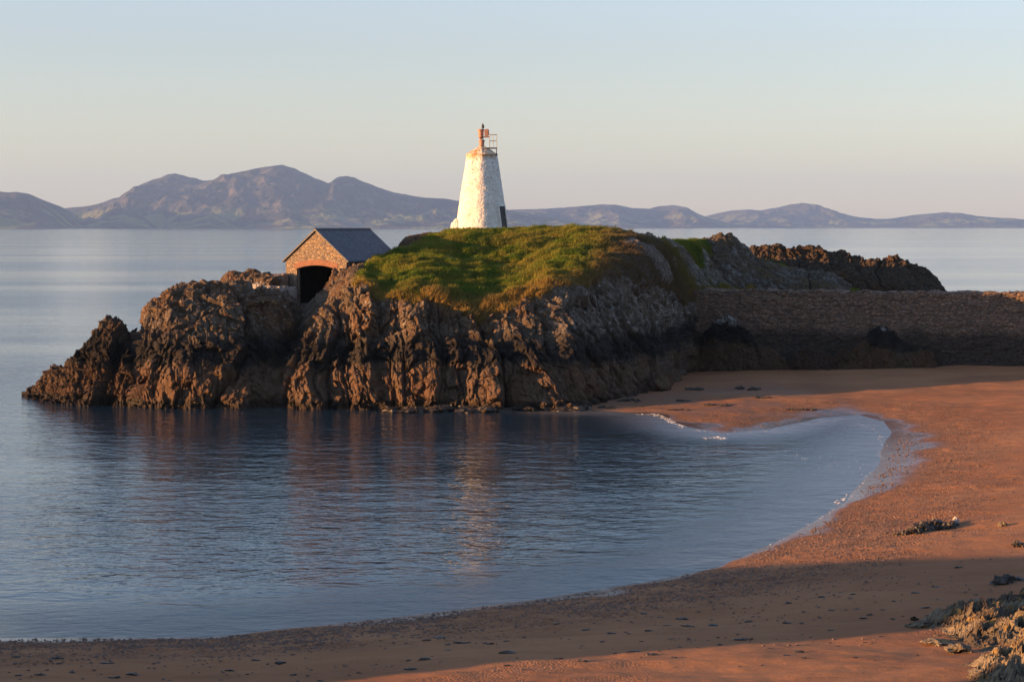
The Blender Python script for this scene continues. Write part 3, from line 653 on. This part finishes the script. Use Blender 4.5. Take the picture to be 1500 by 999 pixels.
boulder(838, 602, .8, .5, 'small rounded boulder at the waterline below the cliff', 806)
boulder(1405, 768, .22, .24, 'small pale upright stone just beyond the big seaweed heap', 807, M['pale_stone'])
boulder(1473, 772, .34, .16, 'small flat pale stone casting a long shadow on the open sand', 808, M['ochre_rock'])
boulder(1352, 922, .5, .16, 'low dark stone just left of the ochre rock slabs on the near sand', 812, M['ochre_rock'], .3)
boulder(1378, 948, .8, .14, 'flat stone half sunk in the sand below the ochre rock slabs', 813, M['ochre_rock'], .3)
boulder(1412, 962, .55, .20, 'small angular stone between the ochre slabs and the corner rock ridge', 814, M['ochre_rock'], .35)
boulder(1345, 912, .22, .09, 'tiny dark stone at the left tip of the near rocks', 815, M['dark_rock'], .3)
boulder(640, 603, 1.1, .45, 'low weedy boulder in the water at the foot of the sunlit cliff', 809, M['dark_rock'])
boulder(365, 592, 1.6, .8, 'brown boulder in the water at the mouth of the gully', 810)
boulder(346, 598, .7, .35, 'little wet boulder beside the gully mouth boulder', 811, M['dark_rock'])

# weed covered ledge along the cliff foot
lb = []
for i in range(70):
    px = 560 + 300*RNG.random(); x, y = W(px, 601 + 4*RNG.random() - 2*(px > 760)); lb.append(blob(x, y + .3, .05, .3+.5*RNG.random(), .3+.3*RNG.random(), .10+.16*RNG.random(), 900+i, .3, 16))
blobs_obj('rock_ledge', lb, M['weed'], (-2, 130, 0), 'low strip of weed covered rock along the waterline under the headland cliff', 'rock ledge')

def weed(px0, px1, py, n, hgt, label, seed, thick=.5, slant=0.0):
    rg = np.random.default_rng(seed); bs = []
    for i in range(n):
        t = rg.random(); px = px0 + (px1-px0)*t; a = G_(px, py + slant*(t-.5))
        w = hgt*(1-abs(2*t-1)**2*.6); r0 = (.25+.5*rg.random())
        x, y = a[0]+rg.normal(0, .05), a[1]+rg.normal(0, thick*.5); z = sand_z(x, y)
        bs.append(blob(x, y, z+.02, r0*max(.25, w*1.6), r0*max(.2, w*1.1), w*(.35+.5*rg.random()), seed*50+i, .42, 18, .35))
    c = G_((px0+px1)/2, py); blobs_obj('seaweed_heap', bs, M['weed'], (c[0], c[1], sand_z(*c)), label, 'seaweed', 'seaweed heaps lying on the sand')
weed(1322, 1405, 779, 34, .30, 'large dark heap of seaweed on the sunlit sand, right of the bay', 31, .45, -16)
weed(1460, 1496, 856, 12, .22, 'dark seaweed heap in the shade next to the ochre rock slabs', 32, .25, -8)
weed(1486, 1510, 803, 8, .16, 'small seaweed scrap at the edge of the foreground shadow', 33, .2)
weed(1155, 1195, 601, 14, .14, 'seaweed streak beside the wet channel on the sand spit', 34, .4)
weed(1035, 1070, 594, 12, .16, 'seaweed patch in the middle of the sand spit', 35, .3)
weed(990, 1010, 588, 8, .14, 'seaweed patch at the shadow edge on the sand spit', 36, .3)
weed(905, 940, 588, 14, .22, 'seaweed patch against the cliff foot on the sand spit', 37, .5)
weed(1078, 1090, 570, 9, .20, 'rounded seaweed tuft on the shaded wet sand before the wall, left of a similar one', 38, .4)
weed(1098, 1114, 571, 9, .20, 'rounded seaweed tuft on the shaded wet sand before the wall, right of a similar one', 48, .4)
weed(1004, 1032, 571, 20, .15, 'thin seaweed line on the shaded wet sand near the cliff', 39, .5)
weed(975, 1010, 601, 10, .10, 'thin seaweed scrap near the foam at the edge of the spit', 40, .3)
weed(1100, 1130, 583, 9, .10, 'seaweed thread where the spit meets the island shadow', 41, .3)
weed(875, 900, 598, 10, .14, 'seaweed on the narrow wet sand right below the cliff', 42, .4)

# pebbles (uncountable)
NP = 16000
px_ = []
while len(px_) < NP:
    x = RNG.uniform(-16, 40, 60000).astype(np.float32); y = RNG.uniform(46, 130, 60000).astype(np.float32)
    dd = shore_dist(x, y); w = (sst(.2, .8, dd)*sst(8, 3, dd)*(.3+.7*sst(.4, .6, fbm(x*.3, y*.3, 0*x, 3, 5))) + .07*sst(.5, .65, fbm(x*.25, y*.5, 0*x, 3, 6))*(dd > 1))*sst(140, 60, y)
    ok = (RNG.random(60000) < w) & (np.abs(x) < y*.27+1); px_ += list(zip(x[ok], y[ok]))
pp = np.array(px_[:NP], np.float32); pz = beach_h(pp[:, 0], pp[:, 1])
oct_ = np.array([(1, 0, 0), (0, 1, 0), (-1, 0, 0), (0, -1, 0), (0, 0, 1), (0, 0, -.6)], np.float32); of = np.array([(0, 1, 4), (1, 2, 4), (2, 3, 4), (3, 0, 4), (1, 0, 5), (2, 1, 5), (3, 2, 5), (0, 3, 5)])
sz = (.018 + .05*RNG.random(NP)**3)[:, None, None]; an = RNG.random(NP)*6.28; ca, sa = np.cos(an)[:, None], np.sin(an)[:, None]
o3 = oct_[None]*(1+.5*(RNG.random((NP, 6, 1))-.5))*np.array([1.3, .9, .6])
V = np.stack([o3[..., 0]*ca-o3[..., 1]*sa, o3[..., 0]*sa+o3[..., 1]*ca, o3[..., 2]], -1)*sz + np.stack([pp[:, 0], pp[:, 1], pz+.006], -1)[:, None]
Fp = (of[None] + (np.arange(NP)*6)[:, None, None]).reshape(-1, 3)
info(from_np('pebbles', V.reshape(-1, 3), Fp, M['pebble']), 'fine shingle strewn along the strand line', 'pebbles', kind='stuff')

# scraps of weed and shell (uncountable)
fr = []
for _ in range(170):
    while True:
        px, py = RNG.uniform(0, 1500), RNG.uniform(760, 998)
        if py > 945 - max(0, px-300)*.11: break
    x, y = W(px, py, 1.0)
    if float(shore_dist(np.array([x], np.float32), np.array([y], np.float32))[0]) < .6: continue
    r0 = .018 + .07*RNG.random()**3; fr.append(blob(x, y, sand_z(x, y)+.01, r0*2, r0, r0*.45, int(RNG.integers(1e6)), .4, 10))
V, Fs, o = [], [], 0
for P in fr: V.append(P.reshape(-1, 3)); Fs.append(grid_faces(*P.shape[:2])+o); o += P.shape[0]*P.shape[1]
info(from_np('debris', np.concatenate(V), np.concatenate(Fs), M['weed']), 'scraps of dried weed scattered over the near sand', 'debris', kind='stuff')

# foam where wavelets break (uncountable)
fb = []
def foam(pts, n, w, h=.025, jit=.12):
    P = np.array([W(*p) for p in pts]); seg = np.r_[0, np.cumsum(np.linalg.norm(np.diff(P, axis=0), axis=1))]
    for t in RNG.random(n)*seg[-1]:
        x = np.interp(t, seg, P[:, 0])+RNG.normal(0, jit); y = np.interp(t, seg, P[:, 1])+RNG.normal(0, jit*2)
        r0 = w*(.4+.8*RNG.random()); fb.append(blob(x, y, .015, r0*1.6, r0, h*(.5+RNG.random()), int(RNG.integers(1e6)), .35, 10))
foam([(935, 607), (955, 607), (972, 611), (985, 619), (1000, 626)], 130, .035, .012)
foam([(1000, 627), (1060, 638), (1130, 632), (1200, 620), (1235, 614), (1288, 632), (1296, 655)], 110, .022, .006, .10)
foam([(1296, 655), (1282, 690), (1244, 735), (1200, 765), (1130, 800)], 70, .02, .006, .08)
foam([(1030, 643), (1048, 642), (1062, 644)], 40, .035, .01)
foam([(1050, 642), (1060, 642)], 10, .07, .035)
foam([(1228, 741), (1238, 734), (1250, 727)], 26, .03, .012)
foam([(1020, 632), (1090, 634), (1150, 634)], 30, .02, .008)
foam([(1120, 660), (1180, 672), (1230, 690), (1265, 680)], 40, .02, .006, .6)
V, Fs, o = [], [], 0
for P in fb: V.append(P.reshape(-1, 3)); Fs.append(grid_faces(*P.shape[:2])+o); o += P.shape[0]*P.shape[1]
info(from_np('foam', np.concatenate(V), np.concatenate(Fs), M['foam'], smooth=True), 'thin white foam where small waves break on the spit', 'foam', kind='stuff')

# ------------------------------------------------------------------ sea wall
def sea_wall():
    L = 66.0; nu, nh = 620, 60
    u = np.linspace(0, L, nu); hs = np.concatenate([np.linspace(0, 6.3, nh), np.full(14, 6.3), [6.3-2.0]])
    back = np.concatenate([np.linspace(0, .45, nh), np.linspace(.5, 2.3, 14), [2.4]])
    ux, uy = .953, -.303
    U, H = np.meshgrid(u, hs, indexing='ij'); Bk = np.broadcast_to(back[None], U.shape)
    X = 11.5 + U*ux + Bk*-uy*1.0; Y = 161.3 + U*uy + Bk*ux
    Z = .6 + H
    P = np.stack([X, Y, Z], -1); f, c = facets(U/.62, Z/.36, Bk/.6, 41, .4); f2, c2 = facets(U/.3, Z/.2, Bk/.3, 47, .4)
    d = .05*f + .04*f2 - .07*np.exp(-(c/.13)**2) + .22*(fbm(U*.25, Z*.25, 0*U, 3, 49)*2-1)
    Nn = np.array([uy, -ux, 0.]); face = sst(6.36, 6.0, H) 
    P = P + Nn*(d*np.where(np.arange(len(hs)) < nh, 1, 0)[None])[..., None]
    P[..., 2] += np.where(H > 6.2, .20*(fbm(U*.9, Bk*1.5, 0*U, 4, 52)*2-1) + .09*f, 0)
    return P
sw = grid_obj('sea_wall', sea_wall(), M['sea_wall']); rebase(sw, (11.5, 161.3, .6))
info(sw, 'long brown rubble stone wall running from the headland to the right over the beach', 'wall')

# ------------------------------------------------------------------ boathouse
bh = empty('boathouse', (BX, BY, BFLOOR), -BTH)
info(bh, 'stone boathouse with slate roof and arched black doorway beside the grass mound', 'boathouse')
EAV, APX = 3.25, 5.42; DW, SPR, RISE = 1.72, 2.62, .26
def gable(x): return EAV + (APX-EAV)*(1-abs(x)/BHW)
def arch(x): return SPR + RISE*(1-(x/DW)**2)
bm = bmesh.new()
xsn = sorted(set([-BHW, -2.2, 0, 2.2, BHW] + [DW*t for t in np.linspace(-1, 1, 17)]))
def col_quad(bm, xa, xb, y, za, zb, ya, yb):
    bm.faces.new([bm.verts.new(v) for v in ((xa, y, za), (xb, y, zb), (xb, y, yb), (xa, y, ya))])
for yy in (0.0, .45):
    for xa, xb in zip(xsn, xsn[1:]):
        mid = (xa+xb)/2; op = abs(mid) < DW
        col_quad(bm, xa, xb, yy, arch(xa) if op else -1.6, arch(xb) if op else -1.6, gable(xa), gable(xb))
for xa, xb in zip(xsn, xsn[1:]):
    if abs((xa+xb)/2) < DW:
        bm.faces.new([bm.verts.new(v) for v in ((xa, 0, arch(xa)), (xb, 0, arch(xb)), (xb, .45, arch(xb)), (xa, .45, arch(xa)))])
    bm.faces.new([bm.verts.new(v) for v in ((xa, 0, gable(xa)), (xb, 0, gable(xb)), (xb, .45, gable(xb)), (xa, .45, gable(xa)))])
for s in (-1, 1):
    bm.faces.new([bm.verts.new(v) for v in ((s*DW, 0, -1.6), (s*DW, .45, -1.6), (s*DW, .45, SPR), (s*DW, 0, SPR))])
    for xx in (s*BHW, s*(BHW-.45)):
        bm.faces.new([bm.verts.new(v) for v in ((xx, 0 if abs(xx) == BHW else .45, -1.6), (xx, BL, -1.6), (xx, BL, EAV), (xx, 0 if abs(xx) == BHW else .45, EAV))])
for yy in (BL-.45, BL):
    for xa, xb in ((-BHW, 0), (0, BHW)): col_quad(bm, xa, xb, yy, -1.6, -1.6, gable(xa), gable(xb))
bmesh.ops.remove_doubles(bm, verts=bm.verts, dist=.001)
wl = bm_obj('wall', bm, M['rubble'], bh); wl.data.materials.append(M['inner_shade'])
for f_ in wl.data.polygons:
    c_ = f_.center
    if abs(c_.x) < BHW-.4 and .4 < c_.y < BL-.4 and c_.z < APX: f_.material_index = 1  # inner wall faces get the painted shade colour
bm = bmesh.new(); add_box(bm, (-BHW+.46, .0, -.3), (BHW-.46, BL-.46, 0.0)); bm_obj('floor', bm, M['inner_shade'], bh)  # floor darkened the same way, shade put into its colour
bm = bmesh.new()
sl = math.atan2(APX-EAV, BHW); T = .12; EO = .22; VO = .14
for s in (-1, 1):
    ex, ez = s*(BHW+EO), EAV - EO*(APX-EAV)/BHW
    pts = [(0, APX+.02), (ex, ez+.02), (ex, ez+.02+T), (0, APX+.02+T/math.cos(sl))]
    fr = [bm.verts.new((a, -VO, c)) for a, c in pts]; bk = [bm.verts.new((a, BL+VO, c)) for a, c in pts]
    bm.faces.new(fr); bm.faces.new(bk[::-1])
    for i in range(4): bm.faces.new((fr[i], fr[(i+1) % 4], bk[(i+1) % 4], bk[i]))
roof = bm_obj('roof', bm, M['slate'], bh)
bm = bmesh.new(); n_ = 16
for i in range(n_):
    y0 = -VO + (BL+2*VO)*i/n_; y1 = -VO + (BL+2*VO)*(i+1)/n_ - .012; zt = APX+.02+T/math.cos(sl)
    pts = [(-.17, zt-.10), (0, zt+.045), (.17, zt-.10), (.15, zt-.14), (0, zt-.01), (-.15, zt-.14)]
    fr = [bm.verts.new((a, y0, c)) for a, c in pts]; bk = [bm.verts.new((a, y1, c)) for a, c in pts]
    for j in range(6): bm.faces.new((fr[j], fr[(j+1) % 6], bk[(j+1) % 6], bk[j]))
    bm.faces.new(fr[::-1]); bm.faces.new(bk)
bm_obj('ridge_tiles', bm, M['iron'], roof)
# brick arch ring, 4 mm proud
bm = bmesh.new(); arcl = bm.verts.layers.float_vector.new('arc'); prev = None; aw = DW+.18
R = (DW*DW + RISE*RISE)/(2*RISE); cz = SPR+RISE-R
a0 = math.asin((DW+.12)/R)
for i in range(33):
    a = -a0 + 2*a0*i/32; ring = []
    for rr, yy in ((R, -.03), (R+.40, -.03), (R+.40, .02), (R, .02)):
        v = bm.verts.new((math.sin(a)*rr, yy, cz+math.cos(a)*rr)); v[arcl] = (a*R, rr-R, 0); ring.append(v)
    if prev:
        for j in range(4): bm.faces.new((prev[j], prev[(j+1) % 4], ring[(j+1) % 4], ring[j]))
    else: bm.faces.new(ring)
    prev = ring
bm.faces.new(prev[::-1]); bm_obj('brick_arch', bm, M['brick'], bh)
for s in (-1, 1):
    bm = bmesh.new(); add_box(bm, (s*(DW-.06)-.06, .12, 0), (s*(DW-.06)+.055, .26, SPR-.03), .01); bm_obj('door_post', bm, M['timber'], bh)
bm = bmesh.new(); add_box(bm, (-DW+.005, -.05, -.14), (DW-.005, .5, .03), .02); bm_obj('door_sill', bm, M['concrete'], bh)

# low retaining wall on the seaward side of the doorway
def dry_wall(name, pts, h, th, material, label, seed):
    """pts: list of (x, y, zbase) along the wall"""
    P = np.array(pts, float); seg = np.r_[0, np.cumsum(np.linalg.norm(np.diff(P[:, :2], axis=0), axis=1))]
    u = np.linspace(0, seg[-1], int(seg[-1]/.07)); c = np.stack([np.interp(u, seg, P[:, i]) for i in range(3)], 1)
    tn = np.gradient(c[:, :2], axis=0); tn /= np.linalg.norm(tn, axis=1)[:, None]; nr = np.stack([tn[:, 1], -tn[:, 0]], 1)
    prof_ = [(th/2, -1.0)] + [(th/2-.05*t, h*t) for t in np.linspace(0, 1, 22)] + [(t, h) for t in np.linspace(th/2-.1, -th/2+.1, 6)] + [(-th/2, h-.05), (-th/2, -1.0)]
    X = np.stack([np.stack([c[:, 0]+nr[:, 0]*o, c[:, 1]+nr[:, 1]*o, c[:, 2]+zz], -1) for o, zz in prof_], 1)
    f, cc = facets(X[..., 0]/.4, X[..., 1]/.4, X[..., 2]/.26, seed, .5)
    n = normals(X); n *= np.sign((n[:, 5, :2]*nr).sum(1).mean())
    X = X + n*(.06*f - .05*np.exp(-(cc/.12)**2))[..., None]
    o = grid_obj(name, X, material); rebase(o, (P[0, 0], P[0, 1], P[0, 2])); return info(o, label, 'wall')
xa = lambda px, Y: (px-750)/F*Y
dry_wall('retaining_wall', [(xa(430, 147.4), 147.4, 6.0), (xa(415, 146.6), 146.6, 6.1), (xa(394, 146.4), 146.4, 6.2), (xa(372, 147.5), 147.5, 6.3)], 1.55, .7, M['white_rubble'], 'short grey white stone retaining wall left of the boathouse doorway', 61)
dry_wall('retaining_wall', [(xa(417, 149.0), 149.0, 7.6), (xa(404, 148.4), 148.4, 7.45), (xa(391, 148.4), 148.4, 7.1)], .95, .8, M['rubble'], 'sunlit heap-like stone bank wall at the left corner of the boathouse', 63)

# ------------------------------------------------------------------ lighthouse
lh = empty('lighthouse', (TX, TY, TZ))
info(lh, 'white limewashed conical lighthouse tower on the grassy headland top', 'lighthouse')
RB, RT, TH = 2.12, 1.22, 5.95
def tower_r(z): 
    t = z/TH; return RB + (RT-RB)*t + .05*math.sin(math.pi*t)*-1
nu, nv = 220, 150
a, v = np.meshgrid(np.linspace(0, 2*np.pi, nu), np.linspace(-.6, TH, nv), indexing='ij')
rad = RB + (RT-RB)*v/TH
f, c = facets(np.cos(a)*rad/.34, np.sin(a)*rad/.34, v/.26, 77, .6)
na = vn(np.cos(a)*1.2, np.sin(a)*1.2, v*.6, 5)
rad = rad + .014*f - .012*np.exp(-(c/.13)**2) + .05*(na-.5)
oct_w = .035*np.cos(a*8+.4); rad = rad + oct_w*.6
P = np.stack([np.cos(a)*rad, np.sin(a)*rad, v], -1); P[-1] = P[0]
grid_obj('tower', P, M['limewash'], parent=lh)
bm = bmesh.new(); add_lathe(bm, (0, 0, TH-.02), [(RT+.07, 0), (RT+.08, .07), (RT-.05, .13), (.85, .36), (.5, .55), (.30, .64), (.28, .70)], 32)
bmesh.ops.subdivide_edges(bm, edges=bm.edges[:], cuts=1)
for vv_ in bm.verts:
    if vv_.co.z > TH+.06: vv_.co += Vector((random.gauss(0, .012), random.gauss(0, .012), random.gauss(0, .02)))
cap = bm_obj('cap', bm, M['cap'], lh)
# door on the shaded side
da = math.radians(-90+58); ur = Vector((math.cos(da), math.sin(da), 0)); ut = Vector((-math.sin(da), math.cos(da), 0)); up = Vector((0, 0, 1))
def door_box(bm, t0, t1, z0, z1, r0, r1):
    tl = (RB-RT)/TH; vs = []
    for rr in (r0, r1):
        for tt, zz in ((t0, z0), (t1, z0), (t1, z1), (t0, z1)): vs.append(bm.verts.new(ur*(rr - tl*zz) + ut*tt + up*zz))
    for f_ in ((0, 1, 2, 3), (7, 6, 5, 4), (0, 4, 5, 1), (1, 5, 6, 2), (2, 6, 7, 3), (3, 7, 4, 0)): bm.faces.new([vs[i] for i in f_])
bm = bmesh.new(); door_box(bm, -.40, .40, .05, 1.78, 1.90, RB+.05); dr = bm_obj('door', bm, M['door'], lh)
bm = bmesh.new(); door_box(bm, .22, .29, .9, .98, RB+.05, RB+.10); bm_obj('handle', bm, M['galv'], dr)
bm = bmesh.new(); door_box(bm, -.52, -.405, .0, 1.9, 1.9, RB+.09); door_box(bm, .405, .52, .0, 1.9, 1.9, RB+.09); door_box(bm, -.52, .52, 1.79, 1.93, 1.9, RB+.085)
bm_obj('door_surround', bm, M['limewash'], lh)
# stub buttress at the left foot
P = blob(-RB+.10, -.3, .0, .5, .7, .75, 991, .10, 40, .5); grid_obj('buttress', P, M['limewash'], parent=lh)
# lamp gear
zc = TH+.66
bm = bmesh.new(); add_lathe(bm, (0.10, 0, zc-.18), [(.24, 0), (.20, .10), (.10, .2), (.07, .4)], 16); bm_obj('lamp_pedestal', bm, M['rust'], cap)
mast = bmesh.new(); add_tube(mast, (.08, 0, zc), (.10, 0, zc+1.42), .045); mast = bm_obj('mast', mast, M['rust'], lh)
def lamp(name, c, r, h, material, parent):
    bm = bmesh.new(); add_lathe(bm, c, [(r*.72, 0), (r*.95, h*.12), (r*.86, h*.2), (r*.98, h*.78), (r*1.14, h*.84), (r*1.14, h*.97), (r*.8, h)], 20)
    return bm_obj(name, bm, material, parent, False)
lo = lamp('lamp', (-.02, -.05, zc+.03), .235, .52, M['pink_paint'], lh)
up_ = lamp('lamp', (-.08, -.05, zc+.72), .235, .70, M['pink_paint'], lh)
for ob, cz_, cx in ((lo, zc+.03, -.02), (up_, zc+.72, -.08)):
    bm = bmesh.new(); add_tube(bm, (cx, -.05, cz_-.16), (cx, -.05, cz_+.01), .05, .13, 14); bm_obj('lamp_bracket', bm, M['rust'], ob)
bm = bmesh.new(); add_box(bm, (.20, -.34, zc+.86), (.58, .10, zc+1.42), .06); hs_ = bm_obj('lamp_housing', bm, M['pink_paint'], lh)
bm = bmesh.new(); add_box(bm, (.14, -.30, zc+.74), (.62, .06, zc+.83), .01); bm_obj('housing_shelf', bm, M['rust'], hs_)
bm = bmesh.new(); add_lathe(bm, (.08, 0, zc+1.40), [(.05, 0), (.05, .06), (.10, .12), (.12, .24), (.09, .34), (.06, .40), (.02, .50)], 12); bm_obj('finial', bm, M['iron'], mast)
bm = bmesh.new(); zp = zc-.15; add_box(bm, (.35, -.55, zp), (1.24, .55, zp+.07)); pf = bm_obj('platform', bm, M['iron'], lh)
for yy in (-.5, .5):
    for xx, dn in ((1.18, .62), (.55, .24)):
        bm = bmesh.new(); add_tube(bm, (xx, yy, zp-dn), (xx, yy, zp), .03); bm_obj('leg', bm, M['iron'], pf)
bm = bmesh.new()
for xx, yy in ((.62, -.5), (1.2, -.5), (1.2, .5), (.62, .5), (.9, .5)): add_tube(bm, (xx, yy, zp+.07), (xx, yy, zp+1.12), .022)
for zz in (.62, 1.12):
    add_tube(bm, (.62, -.5, zp+zz), (1.2, -.5, zp+zz), .02); add_tube(bm, (1.2, -.5, zp+zz), (1.2, .5, zp+zz), .02); add_tube(bm, (.62, .5, zp+zz), (1.2, .5, zp+zz), .02)
bm_obj('railing', bm, M['galv'], pf)

# ------------------------------------------------------------------ far land
def range_(name, sky, Y0, dep_f, dep_b, material, label, seed, nx=760, ny=150, rough=1.0):
    k_ = np.array(sky, float); px = np.linspace(k_[0, 0], k_[-1, 0], nx)
    crest = np.interp(px, k_[:, 0], k_[:, 1]); crest = np.convolve(np.pad(crest, 2, 'edge'), [.0, .2, .6, .2, .0], 'valid'); cz = np.maximum(CAMZ - Y0*(crest-HOR)/F, -20)
    yy = np.concatenate([np.linspace(Y0-dep_f, Y0, ny, endpoint=False), np.linspace(Y0, Y0+dep_b, 40)])
    PX, Y = np.meshgrid(px, yy, indexing='ij'); X = (PX-750)/F*Y0 + 0*Y
    t = np.where(Y < Y0, (Y-(Y0-dep_f))/dep_f, 1-(Y-Y0)/dep_b); t = np.clip(t, 0, 1)
    base = np.broadcast_to(cz[:, None], X.shape)
    wob = (fbm(X/900, Y/900, 0*X, 4, seed)*2-1)
    rid = 1-np.abs(fbm(X/700+.3*wob, Y/1500, 0*X, 5, seed+7)*2-1)*2
    tt = np.clip(t + .16*wob*np.sin(math.pi*t), 0, 1)
    Z = base*(tt**1.15*.75 + .25*sst(0, 1, tt))
    env = np.sin(math.pi*np.clip(t, 0, 1))**.8*np.clip(base/300, .05, 1)
    Z = Z + rough*env*(130*(rid-.35) + 50*(.5-np.abs(fbm(X/260, Y/420, 0*X, 4, seed+40)*2-1)*2) + 40*(fbm(X/160, Y/160, 0*X, 4, seed+20)*2-1))
    lim = base*(1-np.where(Y < Y0, .16, .5)*(1-t))                                     # foothills stay under the skyline they lean on
    Z = np.minimum(Z, np.maximum(lim, -20))
    Z = Z + (fbm(X/60, 0*Y, 0*X, 3, seed+3)*2-1)*base*.018*np.exp(-((t-1)/.1)**2)
    Z = np.where(t < .02, -15, Z)
    o = grid_obj(name, np.stack([X, Y, Z], -1), material, smooth=False)
    return info(o, label, kind='structure')
range_('mountains', [(70, 312), (85, 307), (140, 301), (190, 287), (215, 272), (232, 262), (248, 256), (256, 254), (275, 259), (300, 265), (330, 262), (350, 254), (380, 248), (415, 242), (432, 247), (460, 261), (485, 270), (494, 267), (502, 260), (509, 258), (518, 260), (527, 265), (550, 273), (580, 283), (620, 290), (650, 291), (675, 295), (700, 300), (740, 307), (800, 318), (850, 328), (880, 334)], 17000, 2600, 2500, M['mount'], 'blue grey triple peaked mountain range across the water', 1)
range_('hills', [(-260, 290), (-160, 284), (-60, 280), (0, 281), (40, 283), (60, 292), (80, 305), (95, 316), (112, 332), (125, 336)], 14500, 900, 1500, M['mount'], 'dark rounded headland hill across the water at the far left', 21, 200, 90)
range_('hills', [(690, 312), (740, 308), (800, 306), (840, 303.5), (860, 301.5), (880, 300), (900, 300), (925, 305), (950, 306), (965, 302.5), (985, 300.5), (1000, 303.5), (1020, 313), (1040, 320), (1060, 326), (1090, 332), (1105, 336)], 21000, 2000, 1500, M['hill'], 'pale rolling hills across the water right of the lighthouse', 31, 260, 90)
range_('hills', [(980, 334), (1000, 326), (1040, 315), (1070, 309), (1095, 307), (1110, 309), (1140, 304), (1155, 300), (1175, 297.5), (1190, 300), (1210, 308), (1240, 316), (1270, 321), (1300, 321), (1340, 315), (1385, 311), (1400, 313), (1430, 317), (1500, 322), (1600, 324), (1750, 322)], 23500, 1800, 1500, M['hill'], 'faint low hills with one broad summit at the far right', 41, 300, 90)
# haze
bm = bmesh.new(); add_box(bm, (-23000, -600, -25), (23000, 25600, 640)); hz = bm_obj('haze', bm, M['foam'])
m, k = mat('sea_haze'); v = k.n('ShaderNodeVolumePrincipled', i={'Color': (.36, .57, .96, 1), 'Density': 3.1e-5, 'Anisotropy': .1}).outputs[0]; k.out(None, v)
hz.data.materials.clear(); hz.data.materials.append(m); info(hz, 'thin warm haze over the strait', kind='stuff')

# ------------------------------------------------------------------ light, sky, camera
w = bpy.data.worlds.new('World'); scn.world = w; w.use_nodes = True; nt = w.node_tree; nt.nodes.clear(); k = N(nt)
sky = k.n('ShaderNodeTexSky', sky_type='NISHITA', sun_disc=False, sun_elevation=SUN_EL, sun_rotation=math.atan2(-LX, -LY), altitude=0, air_density=1.0, dust_density=.3, ozone_density=3.0)
hs = k.n('ShaderNodeHueSaturation', i={'Saturation': k.rng(k.sep(k.n('ShaderNodeTexCoord').outputs['Generated'])[2], .06, .30, .50, .82), 'Color': sky.outputs[0]}).outputs[0]
zz = k.sep(k.n('ShaderNodeTexCoord').outputs['Generated'])[2]
bg = k.n('ShaderNodeBackground', i={0: k.mix(1.0, hs, k.mix(k.rng(zz, .0, .12), (1.12, .965, .82), (1.03, .965, 1.0)), 'MULTIPLY'), 1: k.rng(zz, .08, .42, .108, .15)}); o = k.n('ShaderNodeOutputWorld'); nt.links.new(bg.outputs[0], o.inputs[0])
sl_ = bpy.data.lights.new('sun', 'SUN'); sl_.energy = 5.0; sl_.angle = math.radians(.5); sl_.color = (1, .52, .20)
so = link(bpy.data.objects.new('sun', sl_)); so.rotation_euler = Vector((LX*math.cos(SUN_EL), LY*math.cos(SUN_EL), -math.sin(SUN_EL))).to_track_quat('-Z', 'Y').to_euler()
cd = bpy.data.cameras.new('camera'); cd.sensor_width = 36; cd.lens = F*36/1500; cd.clip_start = .5; cd.clip_end = 90000
co = link(bpy.data.objects.new('camera', cd)); co.location = (0, 0, CAMZ); co.rotation_euler = (math.pi/2 - math.atan((499.5-HOR)/F), 0, 0); scn.camera = co
scn.view_settings.view_transform = 'Standard'; scn.view_settings.look = 'None'; scn.view_settings.exposure = 1.64; scn.view_settings.gamma = 1; scn.view_settings.use_curve_mapping = False
scn.render.filter_size = 1.1; scn.render.engine = 'CYCLES'; cy = scn.cycles; cy.use_denoising = True; cy.denoising_prefilter = 'ACCURATE'; cy.use_adaptive_sampling = False; cy.max_bounces = 6; cy.diffuse_bounces = 3; cy.glossy_bounces = 3; cy.transparent_max_bounces = 6; cy.volume_bounces = 1
cy.sample_clamp_indirect = 4; cy.caustics_reflective = False; cy.caustics_refractive = False
